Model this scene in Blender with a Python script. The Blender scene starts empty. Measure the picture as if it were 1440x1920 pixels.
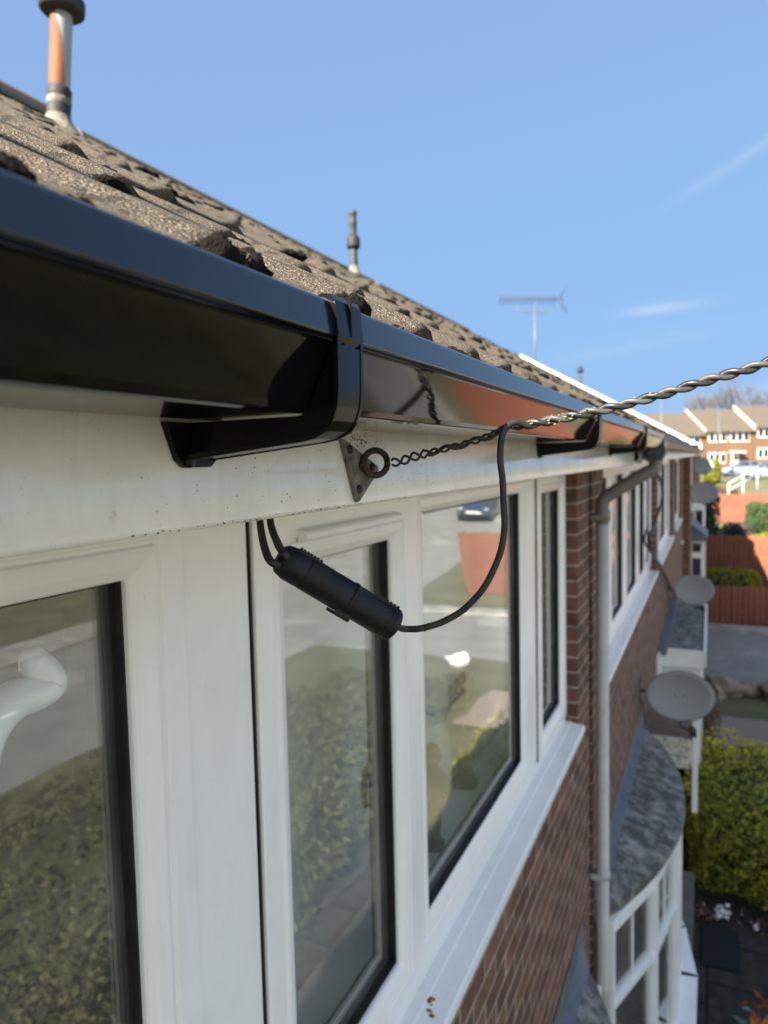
import bpy, bmesh, math, random
import numpy as np
from mathutils import Vector, Matrix, noise as mnoise

# ------------------------------------------------------------------ camera
# world: Y runs along the terrace, +X is the street side, Z up, camera at origin
S = bpy.context.scene
COL = S.collection
F, CX, CY = 1350.0, 720.0, 960.0
RIGHT = Vector((0.91025023, 0.41342961, -0.02281391))
DOWN = Vector((0.00859233, -0.07394676, -0.99722517))
FWD = Vector((-0.41396943, 0.90752842, -0.07086238))
cam = bpy.data.cameras.new("camera")
cam.sensor_fit = 'HORIZONTAL'; cam.sensor_width = 36.0; cam.lens = F / 1440 * 36.0
cam.clip_start = 0.01; cam.clip_end = 12000
cam.dof.use_dof = True; cam.dof.focus_distance = 0.60; cam.dof.aperture_fstop = 10.0
camo = bpy.data.objects.new("camera", cam); COL.objects.link(camo)
camo.matrix_world = Matrix(((RIGHT.x, -DOWN.x, -FWD.x, 0), (RIGHT.y, -DOWN.y, -FWD.y, 0),
                            (RIGHT.z, -DOWN.z, -FWD.z, 0), (0, 0, 0, 1)))
S.camera = camo

# ------------------------------------------------------------------ light
SUN_EL = math.radians(34); SUN_AZ = (-0.31, -0.951)   # horizontal direction towards the sun
w = bpy.data.worlds.new("World"); S.world = w; w.use_nodes = True
nt = w.node_tree; bg = nt.nodes['Background']
sky = nt.nodes.new('ShaderNodeTexSky'); sky.sky_type = 'NISHITA'; sky.sun_disc = False
sky.sun_elevation = SUN_EL; sky.sun_rotation = math.atan2(SUN_AZ[0], SUN_AZ[1])
sky.air_density = 0.85; sky.dust_density = 0.15; sky.ozone_density = 3.0; sky.altitude = 100
def nd(t, **k):
    n = nt.nodes.new(t)
    for a, v in k.items(): setattr(n, a, v)
    return n
# soft shoulder on the sky's own brightness (keeps the horizon from washing out)
k1 = nd('ShaderNodeVectorMath', operation='MULTIPLY_ADD'); k1.inputs[1].default_value = (7.0, 2.60, 1.75); k1.inputs[2].default_value = (1, 1, 1)
k2 = nd('ShaderNodeVectorMath', operation='DIVIDE'); k3 = nd('ShaderNodeVectorMath', operation='MULTIPLY'); k3.inputs[1].default_value = (4.45, 2.95, 3.30)
nt.links.new(sky.outputs[0], k1.inputs[0]); nt.links.new(sky.outputs[0], k2.inputs[0]); nt.links.new(k1.outputs[0], k2.inputs[1]); nt.links.new(k2.outputs[0], k3.inputs[0])
# one small wisp of cloud low in the sky, and a faint streak beside it
tc = nd('ShaderNodeTexCoord'); cur = k3.outputs[0]
for (px, py, su, sv, amt, tilt) in ((1240, 578, .045, .0065, .40, -.05), (1400, 290, .07, .006, .20, -.45), (1400, 745, .10, .016, .30, -.1), (1180, 650, .12, .012, .14, -.12)):
    d0 = (Vector((0.91025023, 0.41342961, -0.02281391)) * (px - CX) + DOWN * (py - CY) + FWD * F).normalized()
    u = d0.cross(Vector((0, 0, 1))).normalized(); v = u.cross(d0); uu = u * math.cos(tilt) - v * math.sin(tilt); vv = v * math.cos(tilt) + u * math.sin(tilt)
    parts = []
    for ax, sg in ((uu, su), (vv, sv)):
        d = nd('ShaderNodeVectorMath', operation='DOT_PRODUCT'); d.inputs[1].default_value = tuple(ax / sg)
        nt.links.new(tc.outputs['Generated'], d.inputs[0])
        q = nd('ShaderNodeMath', operation='MULTIPLY'); nt.links.new(d.outputs['Value'], q.inputs[0]); nt.links.new(d.outputs['Value'], q.inputs[1]); parts.append(q)
    ad = nd('ShaderNodeMath', operation='ADD'); nt.links.new(parts[0].outputs[0], ad.inputs[0]); nt.links.new(parts[1].outputs[0], ad.inputs[1])
    ng = nd('ShaderNodeMath', operation='MULTIPLY'); ng.inputs[1].default_value = -1; nt.links.new(ad.outputs[0], ng.inputs[0])
    ex = nd('ShaderNodeMath', operation='EXPONENT'); nt.links.new(ng.outputs[0], ex.inputs[0])
    fd = nd('ShaderNodeVectorMath', operation='DOT_PRODUCT'); fd.inputs[1].default_value = tuple(d0); nt.links.new(tc.outputs['Generated'], fd.inputs[0])
    gt = nd('ShaderNodeMath', operation='GREATER_THAN'); gt.inputs[1].default_value = .5; nt.links.new(fd.outputs['Value'], gt.inputs[0])
    mp = nd('ShaderNodeMapping'); mp.inputs['Scale'].default_value = (9, 9, 45); nt.links.new(tc.outputs['Generated'], mp.inputs[0])
    nz = nd('ShaderNodeTexNoise'); nz.inputs['Scale'].default_value = 1.5; nz.inputs['Detail'].default_value = 5; nt.links.new(mp.outputs[0], nz.inputs['Vector'])
    m1 = nd('ShaderNodeMath', operation='MULTIPLY'); nt.links.new(ex.outputs[0], m1.inputs[0]); nt.links.new(nz.outputs[0], m1.inputs[1])
    m2 = nd('ShaderNodeMath', operation='MULTIPLY'); nt.links.new(m1.outputs[0], m2.inputs[0]); nt.links.new(gt.outputs[0], m2.inputs[1])
    m3 = nd('ShaderNodeMath', operation='MULTIPLY', use_clamp=True); m3.inputs[1].default_value = amt * 2; nt.links.new(m2.outputs[0], m3.inputs[0])
    mx = nd('ShaderNodeMix', data_type='RGBA'); mx.inputs[7].default_value = (1.3, 1.6, 2.0, 1)
    nt.links.new(m3.outputs[0], mx.inputs[0]); nt.links.new(cur, mx.inputs[6]); cur = mx.outputs[2]
d0 = Vector((.58, -.78, .26)).normalized()  # unseen bright cloud bank, added behind the viewer to lighten the shaded fronts
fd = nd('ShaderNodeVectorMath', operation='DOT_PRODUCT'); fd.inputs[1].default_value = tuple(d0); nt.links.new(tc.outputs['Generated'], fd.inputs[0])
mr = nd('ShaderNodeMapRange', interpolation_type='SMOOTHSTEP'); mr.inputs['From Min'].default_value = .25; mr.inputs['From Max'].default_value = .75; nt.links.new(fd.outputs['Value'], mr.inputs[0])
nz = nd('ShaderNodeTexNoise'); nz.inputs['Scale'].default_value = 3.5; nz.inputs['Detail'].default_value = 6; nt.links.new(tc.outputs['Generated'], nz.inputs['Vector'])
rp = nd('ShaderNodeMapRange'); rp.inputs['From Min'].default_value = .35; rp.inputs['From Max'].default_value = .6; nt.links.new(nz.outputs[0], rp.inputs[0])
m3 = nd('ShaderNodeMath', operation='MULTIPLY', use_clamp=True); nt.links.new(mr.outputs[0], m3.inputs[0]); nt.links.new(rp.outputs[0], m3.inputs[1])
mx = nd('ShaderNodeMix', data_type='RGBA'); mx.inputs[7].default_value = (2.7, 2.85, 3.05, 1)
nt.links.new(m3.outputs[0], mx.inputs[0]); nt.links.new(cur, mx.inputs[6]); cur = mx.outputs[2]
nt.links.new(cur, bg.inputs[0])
bg.inputs[1].default_value = 0.088
sl = bpy.data.lights.new("sun", 'SUN'); sl.energy = 3.9; sl.angle = math.radians(0.5); sl.color = (1.0, 0.93, 0.82)
so = bpy.data.objects.new("sun", sl); COL.objects.link(so)
sd = Vector((SUN_AZ[0] * math.cos(SUN_EL), SUN_AZ[1] * math.cos(SUN_EL), math.sin(SUN_EL)))
so.rotation_euler = sd.to_track_quat('Z', 'Y').to_euler(); so.location = (-20, -20, 40)
S.view_settings.view_transform = 'Standard'; S.view_settings.look = 'None'
S.view_settings.exposure = 2.55; S.view_settings.gamma = 1
S.cycles.max_bounces = 8; S.cycles.transparent_max_bounces = 16
try: S.cycles.use_denoising = True
except Exception: pass

# ------------------------------------------------------------------ helpers
def ray(px, py):
    return RIGHT * (px - CX) + DOWN * (py - CY) + FWD * F
def at(px, py, **k):                       # the point seen at a pixel, on a plane X=, Y=, Z= or at a depth D=
    r = ray(px, py); (a, v), = k.items()
    if a == 'D': return r * (v / F)
    return r * (v / r['XYZ'.index(a)])
rng = random.Random(7)

class MB:
    def __init__(s): s.v = []; s.f = []; s.m = []; s.sm = []
    def add(s, vs, fs, mat=0, smooth=False):
        o = len(s.v); s.v += [tuple(v) for v in vs]
        for f in fs: s.f.append([i + o for i in f]); s.m.append(mat); s.sm.append(smooth)
        return s
    def box(s, x0, x1, y0, y1, z0, z1, mat=0):
        vs = [(x, y, z) for x in (x0, x1) for y in (y0, y1) for z in (z0, z1)]
        return s.add(vs, [(0, 1, 3, 2), (4, 6, 7, 5), (0, 4, 5, 1), (2, 3, 7, 6), (0, 2, 6, 4), (1, 5, 7, 3)], mat)
    def obox(s, c, ax, ay, az, hx, hy, hz, mat=0):     # oriented box
        c = Vector(c); vs = [c + ax * (i * hx) + ay * (j * hy) + az * (k * hz) for i in (-1, 1) for j in (-1, 1) for k in (-1, 1)]
        return s.add(vs, [(0, 1, 3, 2), (4, 6, 7, 5), (0, 4, 5, 1), (2, 3, 7, 6), (0, 2, 6, 4), (1, 5, 7, 3)], mat)
    def prism(s, prof, y0, y1, mat=0, smooth=False, closed=True, ny=1, caps=True):   # XZ outline extruded along Y
        n = len(prof); vs = []
        for k in range(ny + 1):
            y = y0 + (y1 - y0) * k / ny
            vs += [(p[0], y, p[1]) for p in prof]
        fs = []
        for k in range(ny):
            for i in range(n if closed else n - 1):
                j = (i + 1) % n; a = k * n
                fs.append((a + i, a + j, a + n + j, a + n + i))
        s.add(vs, fs, mat, smooth)
        if closed and caps:
            s.add([(p[0], y0, p[1]) for p in prof], [tuple(range(n))[::-1]], mat)
            s.add([(p[0], y1, p[1]) for p in prof], [tuple(range(n))], mat)
        return s
    def ring(s, y0, y1, z0, z1, prof, mat=0, smooth=False):   # mitred frame in a YZ plane; prof = [(inset, x)]
        vs = []
        for d, x in prof:
            vs += [(x, y0 + d, z0 + d), (x, y1 - d, z0 + d), (x, y1 - d, z1 - d), (x, y0 + d, z1 - d)]
        fs = []
        for k in range(len(prof) - 1):
            for i in range(4):
                j = (i + 1) % 4; a = 4 * k
                fs.append((a + i, a + j, a + 4 + j, a + 4 + i))
        return s.add(vs, fs, mat, smooth)
    def tube(s, pts, r, n=10, mat=0, caps=True, taper=None):
        pts = [Vector(p) for p in pts]; N = len(pts); vs = []; fs = []
        t0 = (pts[1] - pts[0]).normalized(); u = t0.orthogonal().normalized()
        for i, p in enumerate(pts):
            t = (pts[min(i + 1, N - 1)] - pts[max(i - 1, 0)])
            t = t.normalized() if t.length > 1e-9 else t0
            u = (u - t * u.dot(t)); u = u.normalized() if u.length > 1e-6 else t.orthogonal().normalized()
            v = t.cross(u); rr = taper(i / (N - 1)) if taper else (r[i] if isinstance(r, (list, tuple)) else r)
            vs += [p + (u * math.cos(2 * math.pi * k / n) + v * math.sin(2 * math.pi * k / n)) * rr for k in range(n)]
        for i in range(N - 1):
            for k in range(n):
                fs.append((i * n + k, i * n + (k + 1) % n, (i + 1) * n + (k + 1) % n, (i + 1) * n + k))
        if caps: fs.append(tuple(range(n))[::-1]); fs.append(tuple((N - 1) * n + k for k in range(n)))
        return s.add(vs, fs, mat, True)
    def lathe(s, c, prof, axis=Vector((0, 0, 1)), n=20, mat=0):
        ax = axis.normalized(); u = ax.orthogonal().normalized(); v = ax.cross(u); c = Vector(c); vs = []; fs = []
        for r, h in prof:
            vs += [c + ax * h + (u * math.cos(2 * math.pi * k / n) + v * math.sin(2 * math.pi * k / n)) * max(r, 1e-5) for k in range(n)]
        for i in range(len(prof) - 1):
            for k in range(n):
                fs.append((i * n + k, i * n + (k + 1) % n, (i + 1) * n + (k + 1) % n, (i + 1) * n + k))
        return s.add(vs, fs, mat, True)
    def lump(s, c, rx, ry, rz, seed=0, amp=0.35, freq=3.0, mat=0, nu=14, nv=9, low=-1.0):
        c = Vector(c); vs = []; fs = []
        for i in range(nv + 1):
            th = math.pi * i / nv
            for k in range(nu):
                ph = 2 * math.pi * k / nu
                d = Vector((math.sin(th) * math.cos(ph), math.sin(th) * math.sin(ph), math.cos(th)))
                q = 1 + amp * mnoise.noise(d * freq + Vector((seed * 7.1, seed * 3.3, seed))) + amp * .5 * mnoise.noise(d * freq * 3 + Vector((seed, 0, 0)))
                z = max(d.z, low)
                vs.append((c.x + d.x * rx * q, c.y + d.y * ry * q, c.z + z * rz * q))
        for i in range(nv):
            for k in range(nu):
                fs.append((i * nu + k, (i + 1) * nu + k, (i + 1) * nu + (k + 1) % nu, i * nu + (k + 1) % nu))
        return s.add(vs, fs, mat, True)
    def leaf(s, p, size, mat=0, aspect=0.55, nrm=None):
        d = Vector((rng.gauss(0, 1), rng.gauss(0, 1), rng.gauss(0, 1)))
        if nrm is not None: d = d + nrm * 1.2
        d = d.normalized(); u = d.orthogonal().normalized()
        u.rotate(Matrix.Rotation(rng.random() * 6.28, 3, d)); v = d.cross(u); p = Vector(p)
        a = size * (0.6 + 0.8 * rng.random())
        return s.add([p - u * a, p + v * a * aspect + d * a * .12, p + u * a, p - v * a * aspect + d * a * .12], [(0, 1, 2, 3)], mat)
    def build(s, name, mats, parent=None, bevel=0.0, label=None, seg=2, autosmooth=False):
        me = bpy.data.meshes.new(name); me.from_pydata(s.v, [], s.f)
        mats = mats if isinstance(mats, (list, tuple)) else [mats]
        for m in mats: me.materials.append(m)
        me.polygons.foreach_set('material_index', s.m); me.polygons.foreach_set('use_smooth', s.sm)
        bm = bmesh.new(); bm.from_mesh(me); bmesh.ops.recalc_face_normals(bm, faces=bm.faces[:])
        uv = bm.loops.layers.uv.new('UVMap')
        for f in bm.faces:
            n = f.normal; ax, ay, az = abs(n.x), abs(n.y), abs(n.z)
            for l in f.loops:
                c = l.vert.co
                l[uv].uv = (c.y, c.z) if ax >= ay and ax >= az else ((c.x, c.z) if ay >= az else (c.y, c.x))
        bm.to_mesh(me); bm.free(); me.update()
        o = bpy.data.objects.new(name, me); COL.objects.link(o)
        if parent: o.parent = parent; o.matrix_parent_inverse = parent_inv(parent)
        if bevel:
            b = o.modifiers.new('bevel', 'BEVEL'); b.width = bevel; b.segments = seg; b.limit_method = 'ANGLE'; b.angle_limit = math.radians(35)
        if label: o['label'] = label
        return o
def world_mat(o):
    m = Matrix.LocRotScale(o.location, o.rotation_euler, o.scale)
    return world_mat(o.parent) @ o.matrix_parent_inverse @ m if o.parent else m
def parent_inv(p): return world_mat(p).inverted()
def thing(name, label, cat, loc=(0, 0, 0), group=None):
    o = bpy.data.objects.new(name, None); COL.objects.link(o); o.location = loc; o.empty_display_size = .1
    return tag(o, label, cat, group)
def tag(o, label, cat, group=None):
    o['label'] = label; o['category'] = cat
    if group: o['group'] = group
    return o
def kind(o, k): o['kind'] = k; return o
def kids(o): return [c for c in bpy.data.objects if c.parent == o]
def dup(o, parent=None):
    c = o.copy(); COL.objects.link(c)
    if parent: c.parent = parent; c.matrix_parent_inverse = o.matrix_parent_inverse.copy()
    for k in kids(o): dup(k, c)
    return c

# ------------------------------------------------------------------ materials
def mat(name, col, rough=.5, metal=0, spec=.5, noise=None, bump=None, coat=0, speck=None, col2=None, rvar=0, coord='Object', stops=None, streak=None):
    """col base; noise=(scale, amount) mottles between col and col2; bump=(scale, strength, distance); speck=(scale, threshold, colour)"""
    m = bpy.data.materials.new(name); m.use_nodes = True; t = m.node_tree; b = t.nodes['Principled BSDF']
    b.inputs['Roughness'].default_value = rough; b.inputs['Metallic'].default_value = metal
    b.inputs['Specular IOR Level'].default_value = spec; b.inputs['Coat Weight'].default_value = coat
    b.inputs['Base Color'].default_value = (*col, 1)
    tcn = t.nodes.new('ShaderNodeTexCoord'); vec = tcn.outputs[coord]; cur = None
    if noise:
        n = t.nodes.new('ShaderNodeTexNoise'); n.inputs['Scale'].default_value = noise[0]; n.inputs['Detail'].default_value = 8; n.inputs['Roughness'].default_value = .65
        t.links.new(vec, n.inputs['Vector'])
        r = t.nodes.new('ShaderNodeValToRGB'); lo, hi = noise[1]
        r.color_ramp.elements[0].position = lo; r.color_ramp.elements[1].position = hi
        r.color_ramp.elements[0].color = (*col, 1); r.color_ramp.elements[1].color = (*(col2 or col), 1)
        if stops:
            for pos, c in stops: e = r.color_ramp.elements.new(pos); e.color = (*c, 1)
        t.links.new(n.outputs[0], r.inputs[0]); cur = r.outputs[0]
        if rvar:
            mr = t.nodes.new('ShaderNodeMapRange'); mr.inputs['To Min'].default_value = rough; mr.inputs['To Max'].default_value = rough + rvar
            t.links.new(n.outputs[0], mr.inputs[0]); t.links.new(mr.outputs[0], b.inputs['Roughness'])
    if speck:
        for sc, th, c, amt in (speck if isinstance(speck, list) else [speck]):
            n = t.nodes.new('ShaderNodeTexNoise'); n.inputs['Scale'].default_value = sc; n.inputs['Detail'].default_value = 3
            t.links.new(vec, n.inputs['Vector'])
            r = t.nodes.new('ShaderNodeValToRGB'); r.color_ramp.elements[0].position = th; r.color_ramp.elements[1].position = min(th + .05, 1)
            r.color_ramp.elements[1].color = (amt, amt, amt, 1)
            x = t.nodes.new('ShaderNodeMix'); x.data_type = 'RGBA'; x.inputs[7].default_value = (*c, 1)
            t.links.new(n.outputs[0], r.inputs[0]); t.links.new(r.outputs[0], x.inputs[0])
            if cur: t.links.new(cur, x.inputs[6])
            else: x.inputs[6].default_value = (*col, 1)
            cur = x.outputs[2]
    for sc, lo, amt, c in (streak or []):
        mpn = t.nodes.new('ShaderNodeMapping'); mpn.inputs['Scale'].default_value = sc; t.links.new(vec, mpn.inputs[0])
        n = t.nodes.new('ShaderNodeTexNoise'); n.inputs['Scale'].default_value = 1; n.inputs['Detail'].default_value = 6; n.inputs['Roughness'].default_value = .6; t.links.new(mpn.outputs[0], n.inputs['Vector'])
        r = t.nodes.new('ShaderNodeMapRange'); r.inputs['From Min'].default_value = lo; r.inputs['From Max'].default_value = lo + .2; r.inputs['To Max'].default_value = amt; t.links.new(n.outputs[0], r.inputs[0])
        x = t.nodes.new('ShaderNodeMix'); x.data_type = 'RGBA'; x.inputs[7].default_value = (*c, 1); t.links.new(r.outputs[0], x.inputs[0])
        if cur: t.links.new(cur, x.inputs[6])
        else: x.inputs[6].default_value = (*col, 1)
        cur = x.outputs[2]
    if cur: t.links.new(cur, b.inputs['Base Color'])
    if bump:
        n = t.nodes.new('ShaderNodeTexNoise'); n.inputs['Scale'].default_value = bump[0]; n.inputs['Detail'].default_value = 5
        t.links.new(vec, n.inputs['Vector'])
        u = t.nodes.new('ShaderNodeBump'); u.inputs['Strength'].default_value = bump[1]; u.inputs['Distance'].default_value = bump[2]
        t.links.new(n.outputs[0], u.inputs['Height']); t.links.new(u.outputs[0], b.inputs['Normal'])
    return m

def leafmat(name, cols, rough=.55, trans=.25):
    m = bpy.data.materials.new(name); m.use_nodes = True; t = m.node_tree; b = t.nodes['Principled BSDF']
    b.inputs['Roughness'].default_value = rough; b.inputs['Specular IOR Level'].default_value = .3
    g = t.nodes.new('ShaderNodeNewGeometry'); r = t.nodes.new('ShaderNodeValToRGB')
    r.color_ramp.elements[0].color = (*cols[0], 1); r.color_ramp.elements[1].color = (*cols[-1], 1)
    for i, c in enumerate(cols[1:-1]):
        e = r.color_ramp.elements.new((i + 1) / (len(cols) - 1)); e.color = (*c, 1)
    t.links.new(g.outputs['Random Per Island'], r.inputs[0]); t.links.new(r.outputs[0], b.inputs['Base Color'])
    tr = t.nodes.new('ShaderNodeBsdfTranslucent'); t.links.new(r.outputs[0], tr.inputs[0])
    x = t.nodes.new('ShaderNodeMixShader'); x.inputs[0].default_value = trans
    t.links.new(b.outputs[0], x.inputs[1]); t.links.new(tr.outputs[0], x.inputs[2])
    t.links.new(x.outputs[0], t.nodes['Material Output'].inputs[0])
    return m

def brickmat(name, c1, c2, mortar, bw=.225, bh=.075, ms=.011, bumpd=.006):
    m = bpy.data.materials.new(name); m.use_nodes = True; t = m.node_tree; b = t.nodes['Principled BSDF']
    b.inputs['Roughness'].default_value = .85; b.inputs['Specular IOR Level'].default_value = .25
    u = t.nodes.new('ShaderNodeUVMap'); u.uv_map = 'UVMap'
    k = t.nodes.new('ShaderNodeTexBrick'); k.inputs['Scale'].default_value = 1; k.inputs['Brick Width'].default_value = bw
    k.inputs['Row Height'].default_value = bh; k.inputs['Mortar Size'].default_value = ms * .5; k.inputs['Mortar Smooth'].default_value = .3
    k.inputs['Color1'].default_value = (*c1, 1); k.inputs['Color2'].default_value = (*c2, 1); k.inputs['Mortar'].default_value = (*mortar, 1)
    t.links.new(u.outputs[0], k.inputs['Vector'])
    n = t.nodes.new('ShaderNodeTexNoise'); n.inputs['Scale'].default_value = 9; n.inputs['Detail'].default_value = 8
    t.links.new(u.outputs[0], n.inputs['Vector'])
    r = t.nodes.new('ShaderNodeValToRGB'); r.color_ramp.elements[0].position = .3; r.color_ramp.elements[1].position = .75
    r.color_ramp.elements[0].color = (.55, .55, .55, 1); r.color_ramp.elements[1].color = (1.25, 1.2, 1.15, 1)
    t.links.new(n.outputs[0], r.inputs[0])
    x = t.nodes.new('ShaderNodeMix'); x.data_type = 'RGBA'; x.blend_type = 'MULTIPLY'; x.inputs[0].default_value = 1
    t.links.new(k.outputs[0], x.inputs[6]); t.links.new(r.outputs[0], x.inputs[7]); t.links.new(x.outputs[2], b.inputs['Base Color'])
    ad = t.nodes.new('ShaderNodeMath'); ad.operation = 'MULTIPLY_ADD'; ad.inputs[1].default_value = -.8
    n2 = t.nodes.new('ShaderNodeTexNoise'); n2.inputs['Scale'].default_value = 90; n2.inputs['Detail'].default_value = 4
    t.links.new(u.outputs[0], n2.inputs['Vector']); t.links.new(k.outputs['Fac'], ad.inputs[0]); t.links.new(n2.outputs[0], ad.inputs[2])
    bp = t.nodes.new('ShaderNodeBump'); bp.inputs['Strength'].default_value = .8; bp.inputs['Distance'].default_value = bumpd
    t.links.new(ad.outputs[0], bp.inputs['Height']); t.links.new(bp.outputs[0], b.inputs['Normal'])
    return m

def glassmat(name, tint=(.965, .985, .975), boost=.55, base=.095, wob=.0025, film=.055):
    m = bpy.data.materials.new(name); m.use_nodes = True; t = m.node_tree; t.nodes.remove(t.nodes['Principled BSDF'])
    out = t.nodes['Material Output']
    fr = t.nodes.new('ShaderNodeLayerWeight'); fr.inputs[0].default_value = .5
    pw = t.nodes.new('ShaderNodeMath'); pw.operation = 'POWER'; pw.inputs[1].default_value = 3.2; t.links.new(fr.outputs['Facing'], pw.inputs[0])
    ma = t.nodes.new('ShaderNodeMath'); ma.operation = 'MULTIPLY_ADD'; ma.inputs[1].default_value = boost; ma.inputs[2].default_value = base; ma.use_clamp = True
    tr = t.nodes.new('ShaderNodeBsdfTransparent'); tr.inputs[0].default_value = (*tint, 1)
    gl = t.nodes.new('ShaderNodeBsdfGlossy'); gl.inputs['Roughness'].default_value = .022; gl.inputs[0].default_value = (.96, .98, .97, 1)
    x = t.nodes.new('ShaderNodeMixShader')
    tcn = t.nodes.new('ShaderNodeTexCoord'); n = t.nodes.new('ShaderNodeTexNoise'); n.inputs['Scale'].default_value = 2.2; n.inputs['Detail'].default_value = 1
    bp = t.nodes.new('ShaderNodeBump'); bp.inputs['Strength'].default_value = 1; bp.inputs['Distance'].default_value = wob
    t.links.new(tcn.outputs['Object'], n.inputs['Vector']); t.links.new(n.outputs[0], bp.inputs['Height']); t.links.new(bp.outputs[0], gl.inputs['Normal'])
    t.links.new(pw.outputs[0], ma.inputs[0]); t.links.new(ma.outputs[0], x.inputs[0])
    t.links.new(tr.outputs[0], x.inputs[1]); t.links.new(gl.outputs[0], x.inputs[2])
    df = t.nodes.new('ShaderNodeBsdfDiffuse'); df.inputs[0].default_value = (.62, .60, .54, 1)
    n3 = t.nodes.new('ShaderNodeTexNoise'); n3.inputs['Scale'].default_value = 7; n3.inputs['Detail'].default_value = 6; t.links.new(tcn.outputs['Object'], n3.inputs['Vector'])
    fm = t.nodes.new('ShaderNodeMapRange'); fm.inputs['From Min'].default_value = .3; fm.inputs['From Max'].default_value = .75; fm.inputs['To Min'].default_value = film * .6; fm.inputs['To Max'].default_value = film * 1.5
    y = t.nodes.new('ShaderNodeMixShader'); t.links.new(n3.outputs[0], fm.inputs[0]); t.links.new(fm.outputs[0], y.inputs[0]); t.links.new(x.outputs[0], y.inputs[1]); t.links.new(df.outputs[0], y.inputs[2]); t.links.new(y.outputs[0], out.inputs[0])
    return m

M = {}
M['upvc'] = mat('white_upvc', (.86, .85, .83), .28, noise=(5, (.35, .75)), col2=(.78, .77, .745), speck=[(230, .74, (.25, .23, .2), .55)], streak=[((60, 60, 1.2), .58, .20, (.52, .49, .43)), ((14, 14, 5), .60, .18, (.60, .57, .52)), ((180, 180, 40), .66, .5, (.40, .37, .32))])
M['fascia'] = mat('white_fascia_board', (.82, .79, .71), .16, noise=(9, (.38, .72)), col2=(.68, .65, .57), coat=.15,
                  speck=[(330, .70, (.12, .11, .09), .7), (45, .70, (.42, .40, .35), .6)], bump=(60, .05, .002), streak=[((40, 45, 6), .57, .24, (.46, .43, .36)), ((8, 9, 30), .58, .24, (.50, .47, .40)), ((120, 120, 120), .66, .5, (.35, .32, .27))])
M['gutter'] = mat('black_gutter_plastic', (.004, .004, .005), .05, spec=.23, noise=(14, (.3, .8)), col2=(.008, .008, .009), rvar=.06, speck=[(420, .77, (.25, .24, .22), .4)])
M['gutter_lip'] = mat('black_gutter_lip', (.006, .009, .016), .09, spec=.62, noise=(30, (.3, .7)), col2=(.009, .012, .02), rvar=.16, bump=(220, .05, .001))  # blue tinge of the reflected sky is put into the lip's base colour
M['oldgutter'] = mat('old_gutter_plastic', (.02, .02, .021), .42, noise=(18, (.35, .7)), col2=(.06, .058, .052))
M['black'] = mat('black_plastic', (.005, .005, .006), .5, spec=.3, noise=(60, (.4, .75)), col2=(.016, .016, .016), bump=(400, .1, .0006), speck=[(260, .72, (.10, .09, .07), .7)])
M['rubber'] = mat('black_gasket', (.007, .007, .008), .5, spec=.3, noise=(20, (.4, .7)), col2=(.022, .019, .018))
M['bracketblack'] = mat('black_bracket_plastic', (.004, .004, .005), .22, spec=.2, speck=[(260, .75, (.3, .29, .27), .5)])
M['cable'] = mat('black_cable_sheath', (.012, .011, .010), .6, noise=(90, (.4, .7)), col2=(.035, .03, .022), bump=(350, .5, .001))
M['cablegrey'] = mat('grey_cable_sheath', (.024, .023, .021), .5, noise=(70, (.35, .7)), col2=(.068, .064, .054), bump=(260, .3, .001))
M['cabledark'] = mat('dark_cable_sheath', (.007, .007, .008), .42, noise=(70, (.35, .75)), col2=(.022, .021, .018), bump=(260, .3, .001))
M['lichen'] = mat('yellow_lichen', (.17, .145, .065), .9, noise=(300, (.3, .7)), col2=(.15, .13, .05))
M['rust'] = mat('rusty_iron', (.018, .014, .012), .75, noise=(70, (.4, .7)), col2=(.09, .045, .025), bump=(180, .8, .003))
M['moss_stem'] = leafmat('moss_stems', [(.022, .017, .009), (.055, .042, .02), (.13, .10, .055), (.035, .033, .012)])
M['galv'] = mat('dirty_plate', (.045, .04, .034), .8, noise=(90, (.35, .65)), col2=(.20, .185, .155), bump=(160, .8, .002))
M['brick'] = brickmat('dark_red_brick', (.215, .108, .076), (.125, .070, .056), (.42, .355, .29))
M['brick_sun'] = brickmat('orange_brick', (.21, .115, .06), (.16, .085, .047), (.24, .19, .13))
M['tile'] = mat('weathered_roof_tile', (.125, .10, .074), .92, spec=.2, noise=(60, (.3, .72)), col2=(.085, .066, .047), bump=(480, 1.0, .006),
                speck=[(430, .57, (.29, .245, .18), .85), (560, .56, (.055, .044, .033), .8), (38, .60, (.045, .037, .028), .85), (7, .58, (.10, .085, .06), .6)])
M['moss'] = mat('dark_moss', (.011, .009, .007), 1, spec=.1, noise=(300, (.62, .90)), col2=(.11, .09, .06), bump=(420, 1, .004))
M['ridge'] = mat('ridge_tile', (.09, .08, .062), .9, noise=(20, (.3, .7)), col2=(.12, .10, .08))
M['lead'] = mat('lead_sheet', (.095, .098, .108), .55, noise=(6, (.35, .7)), col2=(.15, .16, .19), bump=(14, .3, .01))
M['canopy'] = mat('lichened_canopy_felt', (.080, .075, .066), .8, noise=(9, (.44, .68)), col2=(.34, .325, .30), bump=(60, .4, .01),
                  speck=[(16, .60, (.055, .055, .06), .8)])
M['pipe'] = mat('grey_downpipe', (.52, .515, .48), .38, noise=(8, (.35, .7)), col2=(.42, .415, .38))
M['swan'] = mat('brown_grey_pipe', (.17, .155, .14), .5, noise=(14, (.35, .7)), col2=(.22, .20, .175))
M['whitepaint'] = mat('white_gloss_paint', (.78, .78, .74), .35, noise=(5, (.4, .8)), col2=(.68, .67, .6))
M['cream'] = mat('flaking_cream_paint', (.62, .57, .46), .6, noise=(25, (.45, .62)), col2=(.30, .26, .19), bump=(40, .4, .01))
M['pane'] = glassmat('window_glass')
M['room'] = mat('room_plaster', (.36, .40, .40), .9)
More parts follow.
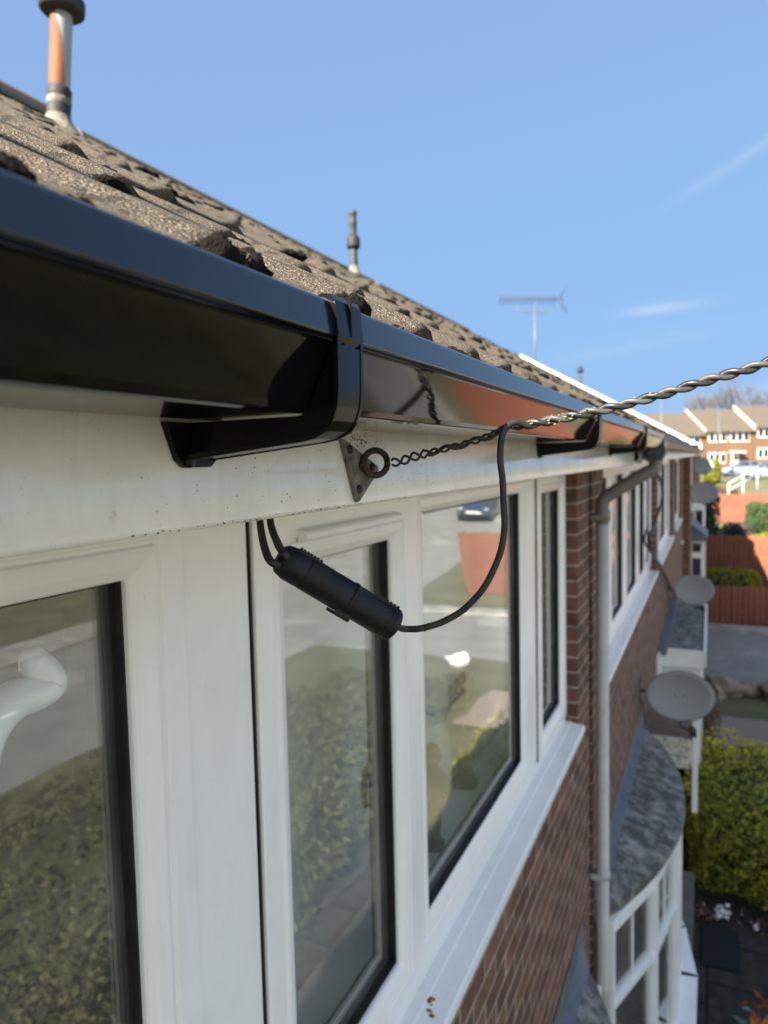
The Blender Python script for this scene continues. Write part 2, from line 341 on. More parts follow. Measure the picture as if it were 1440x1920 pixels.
M['roomfloor'] = mat('room_carpet', (.14, .12, .10), 1)
M['blind'] = mat('white_net_blind', (.72, .74, .78), .9)
M['curtain'] = mat('pale_net_curtain', (.74, .80, .82), .95, noise=(3, (.35, .7)), col2=(.82, .86, .87))
M['ornament'] = mat('brown_carved_wood', (.10, .072, .035), .5, noise=(40, (.3, .7)), col2=(.16, .115, .06))
M['handle'] = mat('olive_brass_handle', (.022, .02, .008), .35, metal=.2)
M['ceramic'] = mat('white_ceramic', (.80, .84, .86), .15, coat=.5)
M['dish'] = mat('grey_dish_paint', (.21, .215, .206), .55, noise=(12, (.35, .7)), col2=(.22, .225, .215))
M['steel'] = mat('galvanised_steel', (.13, .135, .14), .5, metal=.3, noise=(20, (.4, .7)), col2=(.09, .09, .09))
M['zinc'] = mat('weathered_vent_metal', (.27, .28, .285), .4, noise=(4, (.4, .7)), col2=(.20, .20, .19))
M['ventrust'] = mat('rust_streak', (.14, .040, .013), .75, noise=(12, (.3, .7)), col2=(.19, .068, .02))
M['ventdark'] = mat('dark_vent_cap', (.012, .011, .010), .7, noise=(30, (.4, .7)), col2=(.028, .025, .022))
M['ventgrey'] = mat('grey_vent_plastic', (.022, .023, .022), .7, noise=(30, (.4, .7)), col2=(.06, .06, .055))
M['mortar'] = mat('pale_mortar', (.22, .20, .165), .95, noise=(30, (.4, .6)), col2=(.10, .09, .07), bump=(60, .8, .01))
M['asphalt'] = mat('worn_asphalt', (.17, .166, .16), .9, noise=(1.3, (.35, .7)), col2=(.24, .232, .22), bump=(160, .4, .005), speck=[(.55, .60, (.32, .31, .29), .6)])
M['pavement'] = mat('concrete_pavement', (.34, .32, .29), .9, noise=(2, (.35, .7)), col2=(.17, .165, .155))
M['slabs'] = brickmat('mossy_paving_slabs', (.060, .053, .046), (.045, .041, .037), (.018, .017, .014), bw=.62, bh=.62, ms=.03, bumpd=.01)
M['grass'] = mat('rough_grass', (.065, .07, .028), .95, noise=(.8, (.35, .68)), col2=(.15, .13, .07), bump=(30, .7, .05), speck=[(6, .58, (.10, .11, .035), .7)])
M['soil'] = mat('dark_soil', (.028, .023, .018), 1, noise=(14, (.4, .7)), col2=(.06, .05, .04), bump=(25, .8, .03))
M['gravel'] = mat('pink_gravel', (.17, .13, .105), .95, noise=(60, (.35, .65)), col2=(.32, .26, .21), bump=(70, .8, .02))
M['fence'] = mat('red_stained_fence', (.175, .053, .028), .8, noise=(3, (.35, .7)), col2=(.20, .066, .036), bump=(20, .2, .01))
M['stone'] = mat('sandstone_rock', (.30, .25, .17), .9, noise=(4, (.35, .7)), col2=(.16, .13, .09), bump=(10, .6, .04))
M['farroof'] = mat('brown_tiles_far', (.10, .08, .058), .9, noise=(2, (.3, .7)), col2=(.08, .064, .046))
M['farverge'] = mat('far_bargeboard_paint', (.36, .34, .30), .6)
M['farglass'] = glassmat('far_window_glass', tint=(.25, .28, .3), wob=.0)
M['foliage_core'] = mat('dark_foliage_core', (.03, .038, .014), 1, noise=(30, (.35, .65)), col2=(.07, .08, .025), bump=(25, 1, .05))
M['bark'] = mat('bare_bark', (.09, .07, .055), .9, noise=(10, (.4, .7)), col2=(.14, .11, .085))
M['coping'] = mat('grey_coping', (.10, .092, .08), .9, noise=(9, (.35, .7)), col2=(.14, .13, .11), bump=(40, .4, .01))
M['mat'] = mat('navy_doormat', (.012, .013, .02), 1, bump=(300, .8, .004))
M['red'] = mat('red_plastic', (.55, .03, .04), .35)
M['litter'] = mat('white_plastic_bag', (.8, .8, .8), .5)
M['tyre'] = mat('tyre_rubber', (.015, .015, .016), .8)
M['lamp'] = mat('headlamp_glass', (.75, .77, .8), .1, metal=.6)
M['chrome'] = mat('chrome_trim', (.6, .6, .62), .15, metal=1)
M['carglass'] = mat('car_window', (.02, .025, .03), .05, spec=.8)
L_HEDGE = leafmat('hedge_leaves', [(.125, .165, .024), (.19, .24, .036), (.30, .31, .042), (.48, .42, .055), (.16, .21, .036)])
L_YELLOW = leafmat('yellow_conifer_leaves', [(.13, .15, .012), (.23, .235, .016), (.18, .19, .016)])
L_DARK = leafmat('dark_shrub_leaves', [(.018, .032, .016), (.035, .055, .028), (.03, .045, .03)])
L_GREEN = leafmat('green_shrub_leaves', [(.035, .07, .02), (.065, .11, .03), (.05, .085, .025)])
L_PURPLE = leafmat('purple_shrub_leaves', [(.055, .042, .045), (.09, .07, .07), (.04, .04, .04)])
L_BROWN = leafmat('brown_winter_leaves', [(.12, .075, .04), (.19, .125, .07), (.09, .065, .04)])
L_OLIVE = leafmat('sunlit_bush_leaves', [(.060, .068, .030), (.095, .098, .042), (.135, .126, .055), (.07, .076, .036)])
L_ORANGE = leafmat('orange_leaves', [(.42, .11, .03), (.55, .19, .05)])
L_BLUEGREEN = leafmat('blue_green_leaves', [(.12, .22, .18), (.18, .28, .24)])

# ------------------------------------------------------------------ the ground
GZ = -5.0
KN = [(-6000, -5.0), (24, -5.0), (42, -3.5), (60, -2.4), (110, -2.2), (160, -1.0), (6000, -1.0)]
def gz(y):
    for (a, za), (b, zb) in zip(KN, KN[1:]):
        if y <= b: return za + (zb - za) * (y - a) / (b - a)
    return -1
ys = [-6000, -800, -200, -60, -20, 0, 10, 16, 20, 24, 33, 42, 51, 60, 85, 110, 135, 160, 400, 1500, 6000]
xs = [-6000, -800, -200, -60, -20, 0, 8, 16, 30, 60, 200, 800, 6000]
g = MB(); nx = len(xs)
g.add([(x, y, gz(y)) for y in ys for x in xs], [(j * nx + i, j * nx + i + 1, (j + 1) * nx + i + 1, (j + 1) * nx + i) for j in range(len(ys) - 1) for i in range(nx - 1)])
kind(g.build('ground', M['grass']), 'structure')
def strip(name, x0, x1, y0, y1, dz, m, th=None):
    kn = sorted(set([y0, y1] + [k[0] for k in KN if y0 < k[0] < y1])); b = MB()
    b.add([(x, y, gz(y) + dz) for y in kn for x in (x0, x1)], [(2 * i, 2 * i + 1, 2 * i + 3, 2 * i + 2) for i in range(len(kn) - 1)])
    if th:
        n = len(kn)
        for x in (x0, x1): b.add([(x, y, gz(y) + dz - h) for y in kn for h in (0, th)], [(2 * i, 2 * i + 1, 2 * i + 3, 2 * i + 2) for i in range(n - 1)])
        for y in (y0, y1): b.add([(x0, y, gz(y) + dz), (x1, y, gz(y) + dz), (x1, y, gz(y) + dz - th), (x0, y, gz(y) + dz - th)], [(0, 1, 2, 3)])
    return kind(b.build(name, m), 'structure')
strip('main_road', 8.6, 14.8, -70, 130, .012, M['asphalt'])
strip('side_road', -.3, 8.6, 16.9, 21.9, .016, M['asphalt'])
strip('pavement', -.3, 8.5, 21.9, 22.55, .11, M['pavement'], .11)
strip('road_pavement', 14.8, 16.6, -70, 130, .11, M['pavement'], .11)
strip('garden_path', -.5, 3.2, 1.0, 8.1, .010, M['slabs'])
strip('flower_bed', -.5, 3.2, 8.104, 8.6, .014, M['soil'])
strip('gravel_bed', .18, 3.0, 12.6, 14.8, .02, M['gravel'])
mk = MB()
for k in range(12): mk.add([(x, y, gz(22) * 0 + gz(y) + .020) for x, y in ((11.65, -20 + k * 6), (11.77, -20 + k * 6), (11.77, -17 + k * 6), (11.65, -17 + k * 6))], [(0, 1, 2, 3)])
o = MB()
for k in range(7):
    y = -10 + k * 4.5; o.box(11.64, 11.76, y, y + 2, gz(y) + .016, gz(y) + .020)
kind(o.build('road_marking', M['whitepaint']), 'structure')
del mk

# ------------------------------------------------------------------ the terrace: roof, wall, windows
RS = .581                                     # roof slope
def roofz(x): return .100 + (-.25 - x) * RS
RIDGE_X = -4.2
SL = Vector((-1, 0, RS)).normalized(); RN = Vector((RS, 0, 1)).normalized()
def tile_h(y):
    u = (y / .152) % 1.0
    return .011 * math.sin(math.pi * u / .34) ** 1.3 if 0 < u < .34 else 0.0
def make_roof(house, y0, y1, per, seed, x_eave=-.25, dz=0.0, RS=RS):
    SL = Vector((-1, 0, RS)).normalized(); RN = Vector((RS, 0, 1)).normalized()
    def roofz(x): return .100 + (-.25 - x) * RS
    r = MB(); expo = .245; total = math.hypot(RIDGE_X - x_eave, (RIDGE_X - x_eave) * RS); rows = int(math.ceil(total / expo))
    ny = int((y1 - y0) / .152 * per); R = random.Random(seed)
    yy = [y0 + (y1 - y0) * k / ny for k in range(ny + 1)]
    for i in range(rows):
        s0 = i * expo; s1 = min(total, (i + 1) * expo + .04); off = .05 * (i % 2) * 0
        tilt = [R.uniform(-.002, .004) for _ in range(int((y1 - y0) / .3) + 3)]
        vs = []
        for y in yy:
            h = tile_h(y + off) + tilt[int((y - y0) / .304)] + .0025 * mnoise.noise(Vector((y * 9, s0 * 5, seed)))
            def P(s, hh): return Vector((x_eave, y, .100 + dz)) + SL * s + RN * hh
            j = .006 * mnoise.noise(Vector((y * 14, i * 3.1, 5)))
            vs += [P(s0 + .006 + j, h - .010), P(s0 + j, h + .009), P(s0 + .012 + j, h + .012), P((s0 + s1) / 2, h + .005), P(s1, h - .002)]
        fs = [(5 * k + c, 5 * k + c + 1, 5 * k + c + 6, 5 * k + c + 5) for k in range(ny) for c in range(4)]
        r.add(vs, fs, 0, True)
    # back slope and the underside of the eaves
    r.add([(RIDGE_X, y0, roofz(RIDGE_X) + dz), (RIDGE_X, y1, roofz(RIDGE_X) + dz), (2 * RIDGE_X + .3, y1, .1 + dz), (2 * RIDGE_X + .3, y0, .1 + dz)], [(0, 1, 2, 3)])
    r.add([(x_eave - .02, y0, .098 + dz), (x_eave - .02, y1, .098 + dz), (RIDGE_X, y1, roofz(RIDGE_X) - .03 + dz), (RIDGE_X, y0, roofz(RIDGE_X) - .03 + dz)], [(0, 1, 2, 3)])
    return r.build('roof', M['tile'], house)
def moss_on(roof, spots, seed, x_eave=-.25, dz=0.0):
    b = MB(); R = random.Random(seed)
    for i_, (y, s, rad) in enumerate(spots):
        up_ = 1.35 if seed == 3 and i_ < 27 else 1.0
        p = Vector((x_eave, y, .100 + dz)) + SL * s + RN * (tile_h(y) + .002)
        for k in range(3):
            q = p + Vector((R.uniform(-.3, .3) * rad, R.uniform(-.9, .9) * rad, 0))
            b.lump(q, rad * R.uniform(.5, .8), rad * R.uniform(.6, 1.0), rad * R.uniform(.34, .50) * up_, seed=R.random() * 50, amp=.28, freq=2.6, nu=22, nv=14)
    if seed == 3:                                   # near clumps get their fine stems
        for y, s, rad in spots[:26]:
            p = Vector((x_eave, y, .100 + dz)) + SL * s + RN * (tile_h(y) + .002)
            for k in range(420):
                d = Vector((R.gauss(0, 1), R.gauss(0, 1), R.gauss(.4, 1))).normalized(); b.leaf(p + Vector((d.x * rad * .75, d.y * rad * 1.25, d.z * rad * .56)), .0016, 1, .3, d)
    return kind(b.build('moss', [M['moss'], M['moss_stem']], roof), 'stuff')

XF = -.33           # fascia face
def fascia(house, y0, y1, m, ny=40):
    pr = [(XF - .018, .10), (XF, .10), (XF, -.030)]
    for k in range(6):
        a = math.pi / 2 * k / 5; pr.append((XF - .005 + .005 * math.cos(a), -.041 - .005 * math.sin(a)))
    pr += [(XF - .026, -.046), (XF - .026, -.030), (XF - .018, -.022)]
    b = MB().prism(pr, y0, y1, smooth=False); o = b.build('fascia', m, house)
    for p in o.data.polygons: p.use_smooth = abs(p.normal.y) < .5
    sf = MB().box(-.70, XF - .0265, y0, y1, -.040, -.032).build('soffit', m, house)
    return o
def gutter_profile():
    out = [(-.327, .088), (-.326, .040), (-.324, .0335), (-.318, .0305), (-.240, .0312), (-.2350, .0325), (-.2320, .0370), (-.2150, .0725), (-.2135, .0745),
           (-.2080, .0755), (-.2072, .0770), (-.2095, .0955), (-.2110, .0975), (-.2150, .0985), (-.2180, .0970)]
    inn = [(-.2180, .0945), (-.2150, .0955), (-.2125, .0945), (-.2105, .0785), (-.2170, .0765), (-.2345, .0385), (-.2392, .0345), (-.317, .0335), (-.3225, .038), (-.3245, .088)]
    return out, inn
def make_gutter(house, y0, y1, m, mlip):
    out, inn = gutter_profile(); pr = out + inn
    b = MB().prism(pr, y0, y1, caps=True)
    n = len(pr); lipset = set(range(8, 14))
    for idx in range(n): 
        if idx in lipset: b.m[idx] = 1
    o = b.build('gutter', [m, mlip], house)
    for p in o.data.polygons: p.use_smooth = False
    bv = o.modifiers.new('bevel', 'BEVEL'); bv.width = .0012; bv.segments = 2; bv.angle_limit = math.radians(25)
    return o
def make_bracket(gut, y, m, w_=.034):
    y0, y1 = y - w_ / 2, y + w_ / 2; b = MB()
    # strap hooked over the lip, web down the face, arm back to the fascia
    lip = [(-.2215, .0935), (-.2195, .1000), (-.2150, .1018), (-.2085, .1005), (-.2060, .0970), (-.2042, .0760), (-.2075, .0700), (-.2105, .0690), (-.2075, .0768), (-.2095, .0958), (-.2150, .0988), (-.218, .0975)]
    b.prism(lip, y0, y1)
    b.prism([(-.2055, .0725), (-.2060, .044), (-.2072, .034), (-.2105, .0255), (-.2155, .0195), (-.224, .0155), (-.232, .0140), (-.328, .0040), (-.328, .0290), (-.2400, .0298), (-.2345, .0312), (-.2315, .0355), (-.2140, .0715)], y0 + .010, y1 - .010)
    for ya, yb in ((y0, y0 + .0030), (y1 - .0030, y1)):      # raised flanges along both edges
        b.prism([(-.2048, .0755), (-.2053, .044), (-.2064, .0335), (-.2098, .0247), (-.2150, .0184), (-.2235, .0143), (-.232, .0127), (-.328, .0026), (-.328, .0062), (-.232, .0165), (-.2245, .0180), (-.2170, .0220), (-.2120, .0275), (-.2086, .0350), (-.2078, .044), (-.2085, .0755)], ya, yb)
    b.prism([(-.2053, .071), (-.2058, .044), (-.2070, .0338), (-.2103, .0252), (-.2154, .0190), (-.2238, .0149), (-.232, .0133), (-.328, .0034), (-.328, .0070), (-.232, .017), (-.2245, .0185), (-.2170, .0225), (-.2120, .028), (-.2090, .0350), (-.2083, .044), (-.2083, .071)], y0 + .0030, y1 - .0030)
    fo = [(y - .033, .0290), (y - .022, .0035), (y - .015, -.0015), (y + .013, -.0015), (y + .024, .0060), (y + .028, .0290)]
    b.add([(x, yy, zz) for x in (-.3298, -.3252) for yy, zz in fo], [tuple(range(6)), tuple(range(6, 12))] + [(i, (i + 1) % 6, 6 + (i + 1) % 6, 6 + i) for i in range(6)])
    b.lathe((-.3255, y0 + .006, .0035), [(.0055, -.004), (.0055, .0015), (.004, .003), (.0, .0032)], axis=Vector((1, 0, 0)), n=14)
    b.box(-.2062, -.2035, y - .0006, y + .0006, .0770, .0995)
    return b.build('bracket', m, gut, bevel=.0009)

def window_unit(house, y0, y1, z0, z1, units, xf=-.64, name='window'):
    """units: (kind, ya, yb, za, zb, options); the outer frame is the part, everything fixed in it a sub-part"""
    b = MB(); b.box(xf - .07, xf - .002, y0, y1, z0, z0 + .045); b.box(xf - .07, xf - .002, y0, y1, z1 - .03, z1)
    b.box(xf - .07, xf - .002, y0, y0 + .02, z0, z1); b.box(xf - .07, xf - .002, y1 - .02, y1, z0, z1)
    edges = sorted(units, key=lambda u: u[1])
    for a, c in zip(edges, edges[1:]):
        if c[1] - a[2] > .004: b.box(xf - .07, xf - .003, a[2] + .002, c[1] - .002, z0 + .045, z1 - .03)
    W = b.build(name, M['upvc'], house, bevel=.002)
    for u in units:
        k, ya, yb, za, zb = u[:5]; op = u[5] if len(u) > 5 else {}
        if k == 'panel':
            MB().box(xf - .05, xf - .001, ya, yb, za, zb).build('panel', M['upvc'], W, bevel=.0015); continue
        d = op.get('d', .095); mg = op.get('xo', .008)
        pr = [(0, xf - .05), (0, xf + mg - .002), (.002, xf + mg), (d * .46, xf + mg), (d * .49, xf + mg - .004), (d * .53, xf + mg - .004), (d * .56, xf + mg), (d * .62, xf + mg + .001),
              (d * .80, xf + mg - .004), (d * .93, xf + mg - .011), (d * .96, xf + mg - .015), (d * .96, xf - .020)]
        MB().ring(ya, yb, za, zb, pr).build('sash', M['upvc'], W, bevel=.0008, seg=1)
        gd = d * .96 - .001
        MB().ring(ya, yb, za, zb, [(gd, xf - .013), (gd + .0035, xf - .014), (gd + .0045, xf - .020), (gd + .0035, xf - .0345), (gd + .012, xf - .036), (gd + .012, xf - .07)]).build('gasket', M['rubber'], W)
        MB().box(xf - .0355, xf - .0315, ya + gd + .001, yb - gd - .001, za + gd + .001, zb - gd - .001).build('pane', M['pane'], W)
    return W
def sill(win, y0, y1, ztop, xb=-.645, xn=-.55):
    pr = [(xb, ztop + .006), (xb + .030, ztop + .004), (xb + .034, ztop), (xn - .006, ztop - .006), (xn, ztop - .010), (xn + .001, ztop - .034), (xn - .005, ztop - .038), (xn - .009, ztop - .034), (xn - .010, ztop - .020), (xb, ztop - .016)]
    s_ = MB().prism(pr, y0, y1).build('sill', M['upvc'], win, bevel=.0015)
    MB().box(xn - .045, xn + .003, y1, y1 + .012, ztop - .055, ztop - .006).build('end_cap', M['black'], win, bevel=.002)
    return s_

XW = -.585          # brick face
def wall_with_holes(house, y0, y1, holes, m, xw=XW, ztop=-.03, zbot=-5.05, name='wall'):
    b = MB(); edges = sorted(set([y0, y1] + [h[0] for h in holes] + [h[1] for h in holes]))
    for a, c in zip(edges, edges[1:]):
        mid = (a + c) / 2; hs = sorted([(h[2], h[3]) for h in holes if h[0] < mid < h[1]])
        z = zbot
        for h0, h1 in hs:
            if h0 > z: b.box(xw - .10, xw, a, c, z, h0)
            z = h1
        if z < ztop - .001: b.box(xw - .10, xw, a, c, z, ztop)
    return b.build(name, m, house)

# --- the near house
H1 = thing('brick_house', 'nearest brick house with the new glossy black gutter, white fascia and wide window', 'house', (-.6, 1.5, -5))
R1 = make_roof(H1, -1.2, 3.96, 12, 1)
sp = [(.200, .01, .022), (.240, .02, .017), (.340, .004, .019), (.372, .03, .011), (.425, .01, .013), (.482, .0, .017), (.500, .03, .015), (.575, .0, .021), (.60, .012, .017), (.745, .0, .024), (.885, .0, .021), (.91, .02, .016), (1.07, .0, .025)]
R = random.Random(5)
for k in range(14): sp.append((1.25 + k * .2 + R.uniform(-.06, .06), R.uniform(0, .02), R.uniform(.018, .030)))
for i in range(1, 18):
    for k in range(22):
        if R.random() < .92: 
            y = -.6 + k * .21; sp.append((y + R.uniform(-.03, .03), i * .245 + R.uniform(-.005, .010), R.uniform(.017, .034)))
moss_on(R1, sp, 3)
rb = MB()
def ridge_run(b, y0, y1, dz=0):
    n = int((y1 - y0) / .45) + 1
    for k in range(n):
        a = y0 + k * .45; c = min(a + .44, y1)
        pr = [(RIDGE_X + .125 * math.cos(t), roofz(RIDGE_X) + dz - .03 + .125 * math.sin(t)) for t in [math.pi * j / 10 for j in range(11)]]
        b.prism(pr, a, c)
ridge_run(rb, -1.2, 3.80); rb.build('ridge_tiles', M['ridge'], R1)
fascia(H1, -1.2, 3.55, M['fascia'])
G1 = make_gutter(H1, -1.2, 3.72, M['gutter'], M['gutter_lip'])
for y in (.405, 1.517, 2.66, -.72): make_bracket(G1, y, M['bracketblack'])
WZ0, WZ1 = -1.295, -.034
wall_with_holes(H1, -1.2, 3.86, [(-1.0, 3.51, WZ0 - .03, -.03), (.62, 3.40, -4.1, -2.75)], M['brick'])
units1 = [('sash', -.62, .748, WZ0 + .045, WZ1 - .012, {'d': .095}),
          ('panel', .754, .900, WZ0 + .045, WZ1 - .03),
          ('sash', .908, 1.540, WZ0 + .045, WZ1 - .045, {'d': .098}),
          ('sash', 1.546, 2.735, WZ0 + .045, WZ1 - .0, {'d': .10, 'xo': .002}),
          ('sash', 2.875, 3.470, WZ0 + .045, WZ1 - .035, {'d': .085})]
W1 = window_unit(H1, -1.0, 3.51, WZ0, WZ1, units1)
sill(W1, -1.0, 3.50, -1.296)
MB().box(-.66, -.6385, .9024, .9056, WZ0 + .045, -.035).build('seal', M['rubber'], W1); MB().box(-.66, -.6395, 2.866, 2.871, WZ0 + .045, -.035).build('seal', M['rubber'], W1)
MB().box(-.66, -.6402, .7495, .7528, WZ0 + .045, -.035).build('seal', mat('grimy_seal', (.25, .23, .20), .8, noise=(60, (.3, .7)), col2=(.45, .43, .38)), W1)
tv = MB()
pr = [(-.633, -.112), (-.618, -.114), (-.614, -.119), (-.614, -.128), (-.619, -.134), (-.633, -.136)]
tv.prism(pr, 1.035, 1.445); tv.build('trickle_vent', M['upvc'], W1, bevel=.002)
def lever(win, yk, zk, m, flip=1):                       # inside handle, seen through the glass
    b = MB(); x = -.735
    b.box(x, x + .012, yk - .014, yk + .014, zk - .035, zk + .035)
    pts = [(x - .0, yk, zk), (x - .028, yk - .006, zk), (x - .042, yk - .03, zk - .012), (x - .044, yk - .05, zk - .045), (x - .042, yk - .055, zk - .09), (x - .038, yk - .05, zk - .125)]
    b.tube(smooth(pts, 5), [.011] * 6 + [.010] * 10 + [.008] * 10, 10); return b.build('handle', m, win)
def smooth(pts, n=6):
    P = [Vector(p) for p in pts]; out = []
    for i in range(len(P) - 1):
        p0, p1, p2, p3 = P[max(i - 1, 0)], P[i], P[i + 1], P[min(i + 2, len(P) - 1)]
        for k in range(n):
            t = k / n
            out.append(.5 * ((2 * p1) + (p2 - p0) * t + (2 * p0 - 5 * p1 + 4 * p2 - p3) * t * t + (3 * p1 - p0 - 3 * p2 + p3) * t ** 3))
    out.append(P[-1]); return out
lp = smooth([at(722, 1412, X=-.725), at(712, 1415, X=-.74), at(697, 1430, X=-.755), at(686, 1455, X=-.76), at(682, 1490, X=-.76), at(686, 1513, X=-.755)], 5)
lb = MB().tube(lp, [.012] * 5 + [.011] * (len(lp) - 15) + [.008] * 10, 10); lb.obox(at(724, 1412, X=-.722), Vector((1, 0, 0)), Vector((0, 1, 0)), Vector((0, 0, 1)), .006, .012, .035)
lb.build('handle', M['handle'], W1, bevel=.002)
# room behind the window
rm = MB(); rm.box(-4.4, -4.3, -1.1, 3.8, -2.4, -1.5); rm.box(-4.4, -4.3, -1.1, 3.8, -.25, 0); rm.box(-4.4, -4.3, -1.1, .1, -1.5, -.25); rm.box(-4.4, -4.3, 3.0, 3.8, -1.5, -.25); rm.box(-4.3, -.69, -1.15, -1.1, -2.4, 0); rm.box(-4.3, -.69, 3.75, 3.8, -2.4, 0); rm.box(-4.3, -.69, -1.1, 3.75, -.03, 0)  # back wall has an added opening that lets skylight brighten the room
rm.box(-.715, -.69, -1.1, 3.75, -2.4, WZ0)
rm.build('room_wall', M['room'], H1)
MB().box(-4.3, -.69, -1.1, 3.75, -2.45, -2.4).build('room_floor', M['roomfloor'], H1)
MB().box(-.875, -.712, -1.0, 3.5, -1.262, -1.235).build('window_board', M['upvc'], H1, bevel=.003)
cu = MB()
cv = [(-.895 + .004 * math.sin(k * .11) + .003 * math.sin(k * .05 + 1), 1.27 + k * .016) for k in range(148)]
for (xa, ya), (xb, yb) in zip(cv, cv[1:]): cu.add([(xa, ya, -2.3), (xb, yb, -2.3), (xb, yb, -.1), (xa, ya, -.1)], [(0, 1, 2, 3)], 0, True)
sdm = cu.build('net_curtain', M['curtain'], H1)
ct = M['curtain'].node_tree; ctr = ct.nodes.new('ShaderNodeBsdfTranslucent'); ctr.inputs[0].default_value = (.80, .86, .88, 1); cmx = ct.nodes.new('ShaderNodeMixShader'); cmx.inputs[0].default_value = .40
ct.links.new(ct.nodes['Principled BSDF'].outputs[0], cmx.inputs[1]); ct.links.new(ctr.outputs[0], cmx.inputs[2]); ct.links.new(cmx.outputs[0], ct.nodes['Material Output'].inputs[0])

H0 = thing('brick_house', 'plain neighbouring brick house behind the viewer, outside the picture', 'house', (-4, -10, -5))
b = MB(); b.box(-8.2, XW, -18, -1.21, -5.05, -.03); b.build('wall', M['brick'], H0)
b = MB(); b.add([(x, y, z) for y in (-18, -1.21) for x, z in ((-.26, .10), (RIDGE_X, roofz(RIDGE_X)), (-8.2, .1), (RIDGE_X, roofz(RIDGE_X) - .1))], [(0, 1, 5, 4), (1, 2, 6, 5), (2, 3, 7, 6), (3, 0, 4, 7), (0, 1, 2, 3), (4, 5, 6, 7)]); b.build('roof', M['tile'], H0)
# --- things fixed to the near house
# eye plate with ring
EP = thing('eye_plate', 'rusty square plate with a ring screwed to the white fascia right of the gutter bracket', 'eye plate', (XF, .66, -.01))
b = MB(); pts = [(.620, .022), (.6265, .021), (.702, -.006), (.701, -.0115), (.655, -.040), (.650, -.0415)]
b.add([(x, y, z) for x in (XF + .001, XF + .005) for y, z in pts], [tuple(range(6)), tuple(range(6, 12))] + [(i, (i + 1) % 6, 6 + (i + 1) % 6, 6 + i) for i in range(6)])
b.build('plate', M['galv'], EP, bevel=.0008)
for y, z in ((.634, .012), (.652, -.028), (.684, -.006)):
    MB().lathe((XF + .005, y, z), [(.0045, 0), (.0045, .0015), (.0025, .003), (0, .0032)], axis=Vector((1, 0, 0)), n=12).build('screw', M['rust'], EP)
rc = at(704, 868, D=.735); vd = rc.normalized()
ru = Vector((0, 0, 1)); ru = (ru - vd * ru.dot(vd)).normalized(); rv = vd.cross(ru); rv = (rv * .95 + vd * .3).normalized()
rp_ = [rc + ru * (math.sin(a) * .0128) + rv * (math.cos(a) * .0128) for a in [2 * math.pi * k / 36 for k in range(37)]]
b = MB().tube(rp_, .0033, 12, caps=False); b.tube([Vector((XF + .003, .656, -.004)), rc - (rc - Vector((XF, .656, -.004))).normalized() * .010], .0042, 12)
b.build('ring', M['rust'], EP)

b = MB(); R = random.Random(12)
for k in range(150):
    y = R.uniform(.33, .80) if k < 110 else R.uniform(.8, 2.4); b.lump((XF - .0005, y, -.0405 - R.random() * .004), R.uniform(.0003, .0006), R.uniform(.0005, .0016), R.uniform(.0003, .0006), seed=k, amp=.5, nu=6, nv=4)
for k in range(90):
    y = .665 + R.gauss(0, .022); b.lump((XF + .0002, y, .0225 + R.gauss(0, .004)), .0004, R.uniform(.0003, .0012), R.uniform(.0003, .0009), seed=k, amp=.5, nu=6, nv=4)
for k in range(70): b.lump((XF + .0002, R.uniform(.36, 1.0), R.uniform(-.035, .02)), .0004, R.uniform(.0003, .0007), R.uniform(.0003, .0007), seed=k, amp=.5, nu=5, nv=4)
kind(b.build('grime', mat('brown_grime', (.11, .095, .075), 1), H1), 'stuff')
# twisted drop wire
TC = thing('twisted_cable', 'thick grey twisted pair cable running from the rusty ring out over the street', 'cable', at(980, 797, D=.71))
A = at(985, 797, D=.715); B = at(1440, 679, D=.655); mid = at(1215, 747, D=.686)
path = smooth([A, at(1100, 775, D=.70), mid, at(1330, 712, D=.670), B, B + (B - mid) * 1.4 + Vector((0, 0, .01)), B + (B - mid) * 5 + Vector((.3, 0, .1)), B + (B - mid) * 13 + Vector((1.2, 0, .5))], 24)
def twist(path, r, pitch, ph, pitch0=None):
    out = []; acc = 0; u = None
    for i, p in enumerate(path):
        t = (path[min(i + 1, len(path) - 1)] - path[max(i - 1, 0)]).normalized()
        u = t.orthogonal().normalized() if u is None else (u - t * u.dot(t)).normalized()
        v = t.cross(u)
        if i: acc += (p - path[i - 1]).length
        a = ph + acc / pitch * 2 * math.pi; out.append(p + (u * math.cos(a) + v * math.sin(a)) * r)
    return out
def resample(path, step):
    out = [path[0]]; need = step
    for a, c in zip(path, path[1:]):
        L = (c - a).length; d = need
        while d <= L: out.append(a.lerp(c, d / L)); d += step
        need = d - L
    return out
pth = resample(path, .0022)[:520]
MB().tube(twist(pth, .0025, .037, 0), .0029, 10).build('strand', M['cabledark'], TC, label='dark grey strand of the twisted cable')
MB().tube(twist(pth, .0025, .037, math.pi), .0028, 10).build('strand', M['cablegrey'], TC, label='paler grey strand of the twisted cable')
b = MB(); R = random.Random(2)
for k in range(46):
    i = max(2, int(R.gauss(20, 7))) if k < 36 else R.randrange(2, 60); d = Vector((R.gauss(0, 1), R.gauss(0, 1), R.gauss(.5, 1))).normalized(); b.lump(pth[i] + d * .0046, R.uniform(.0008, .0020), R.uniform(.0008, .0020), .0009, seed=k, amp=.6, nu=8, nv=5)
b.build('lichen', M['lichen'], TC)
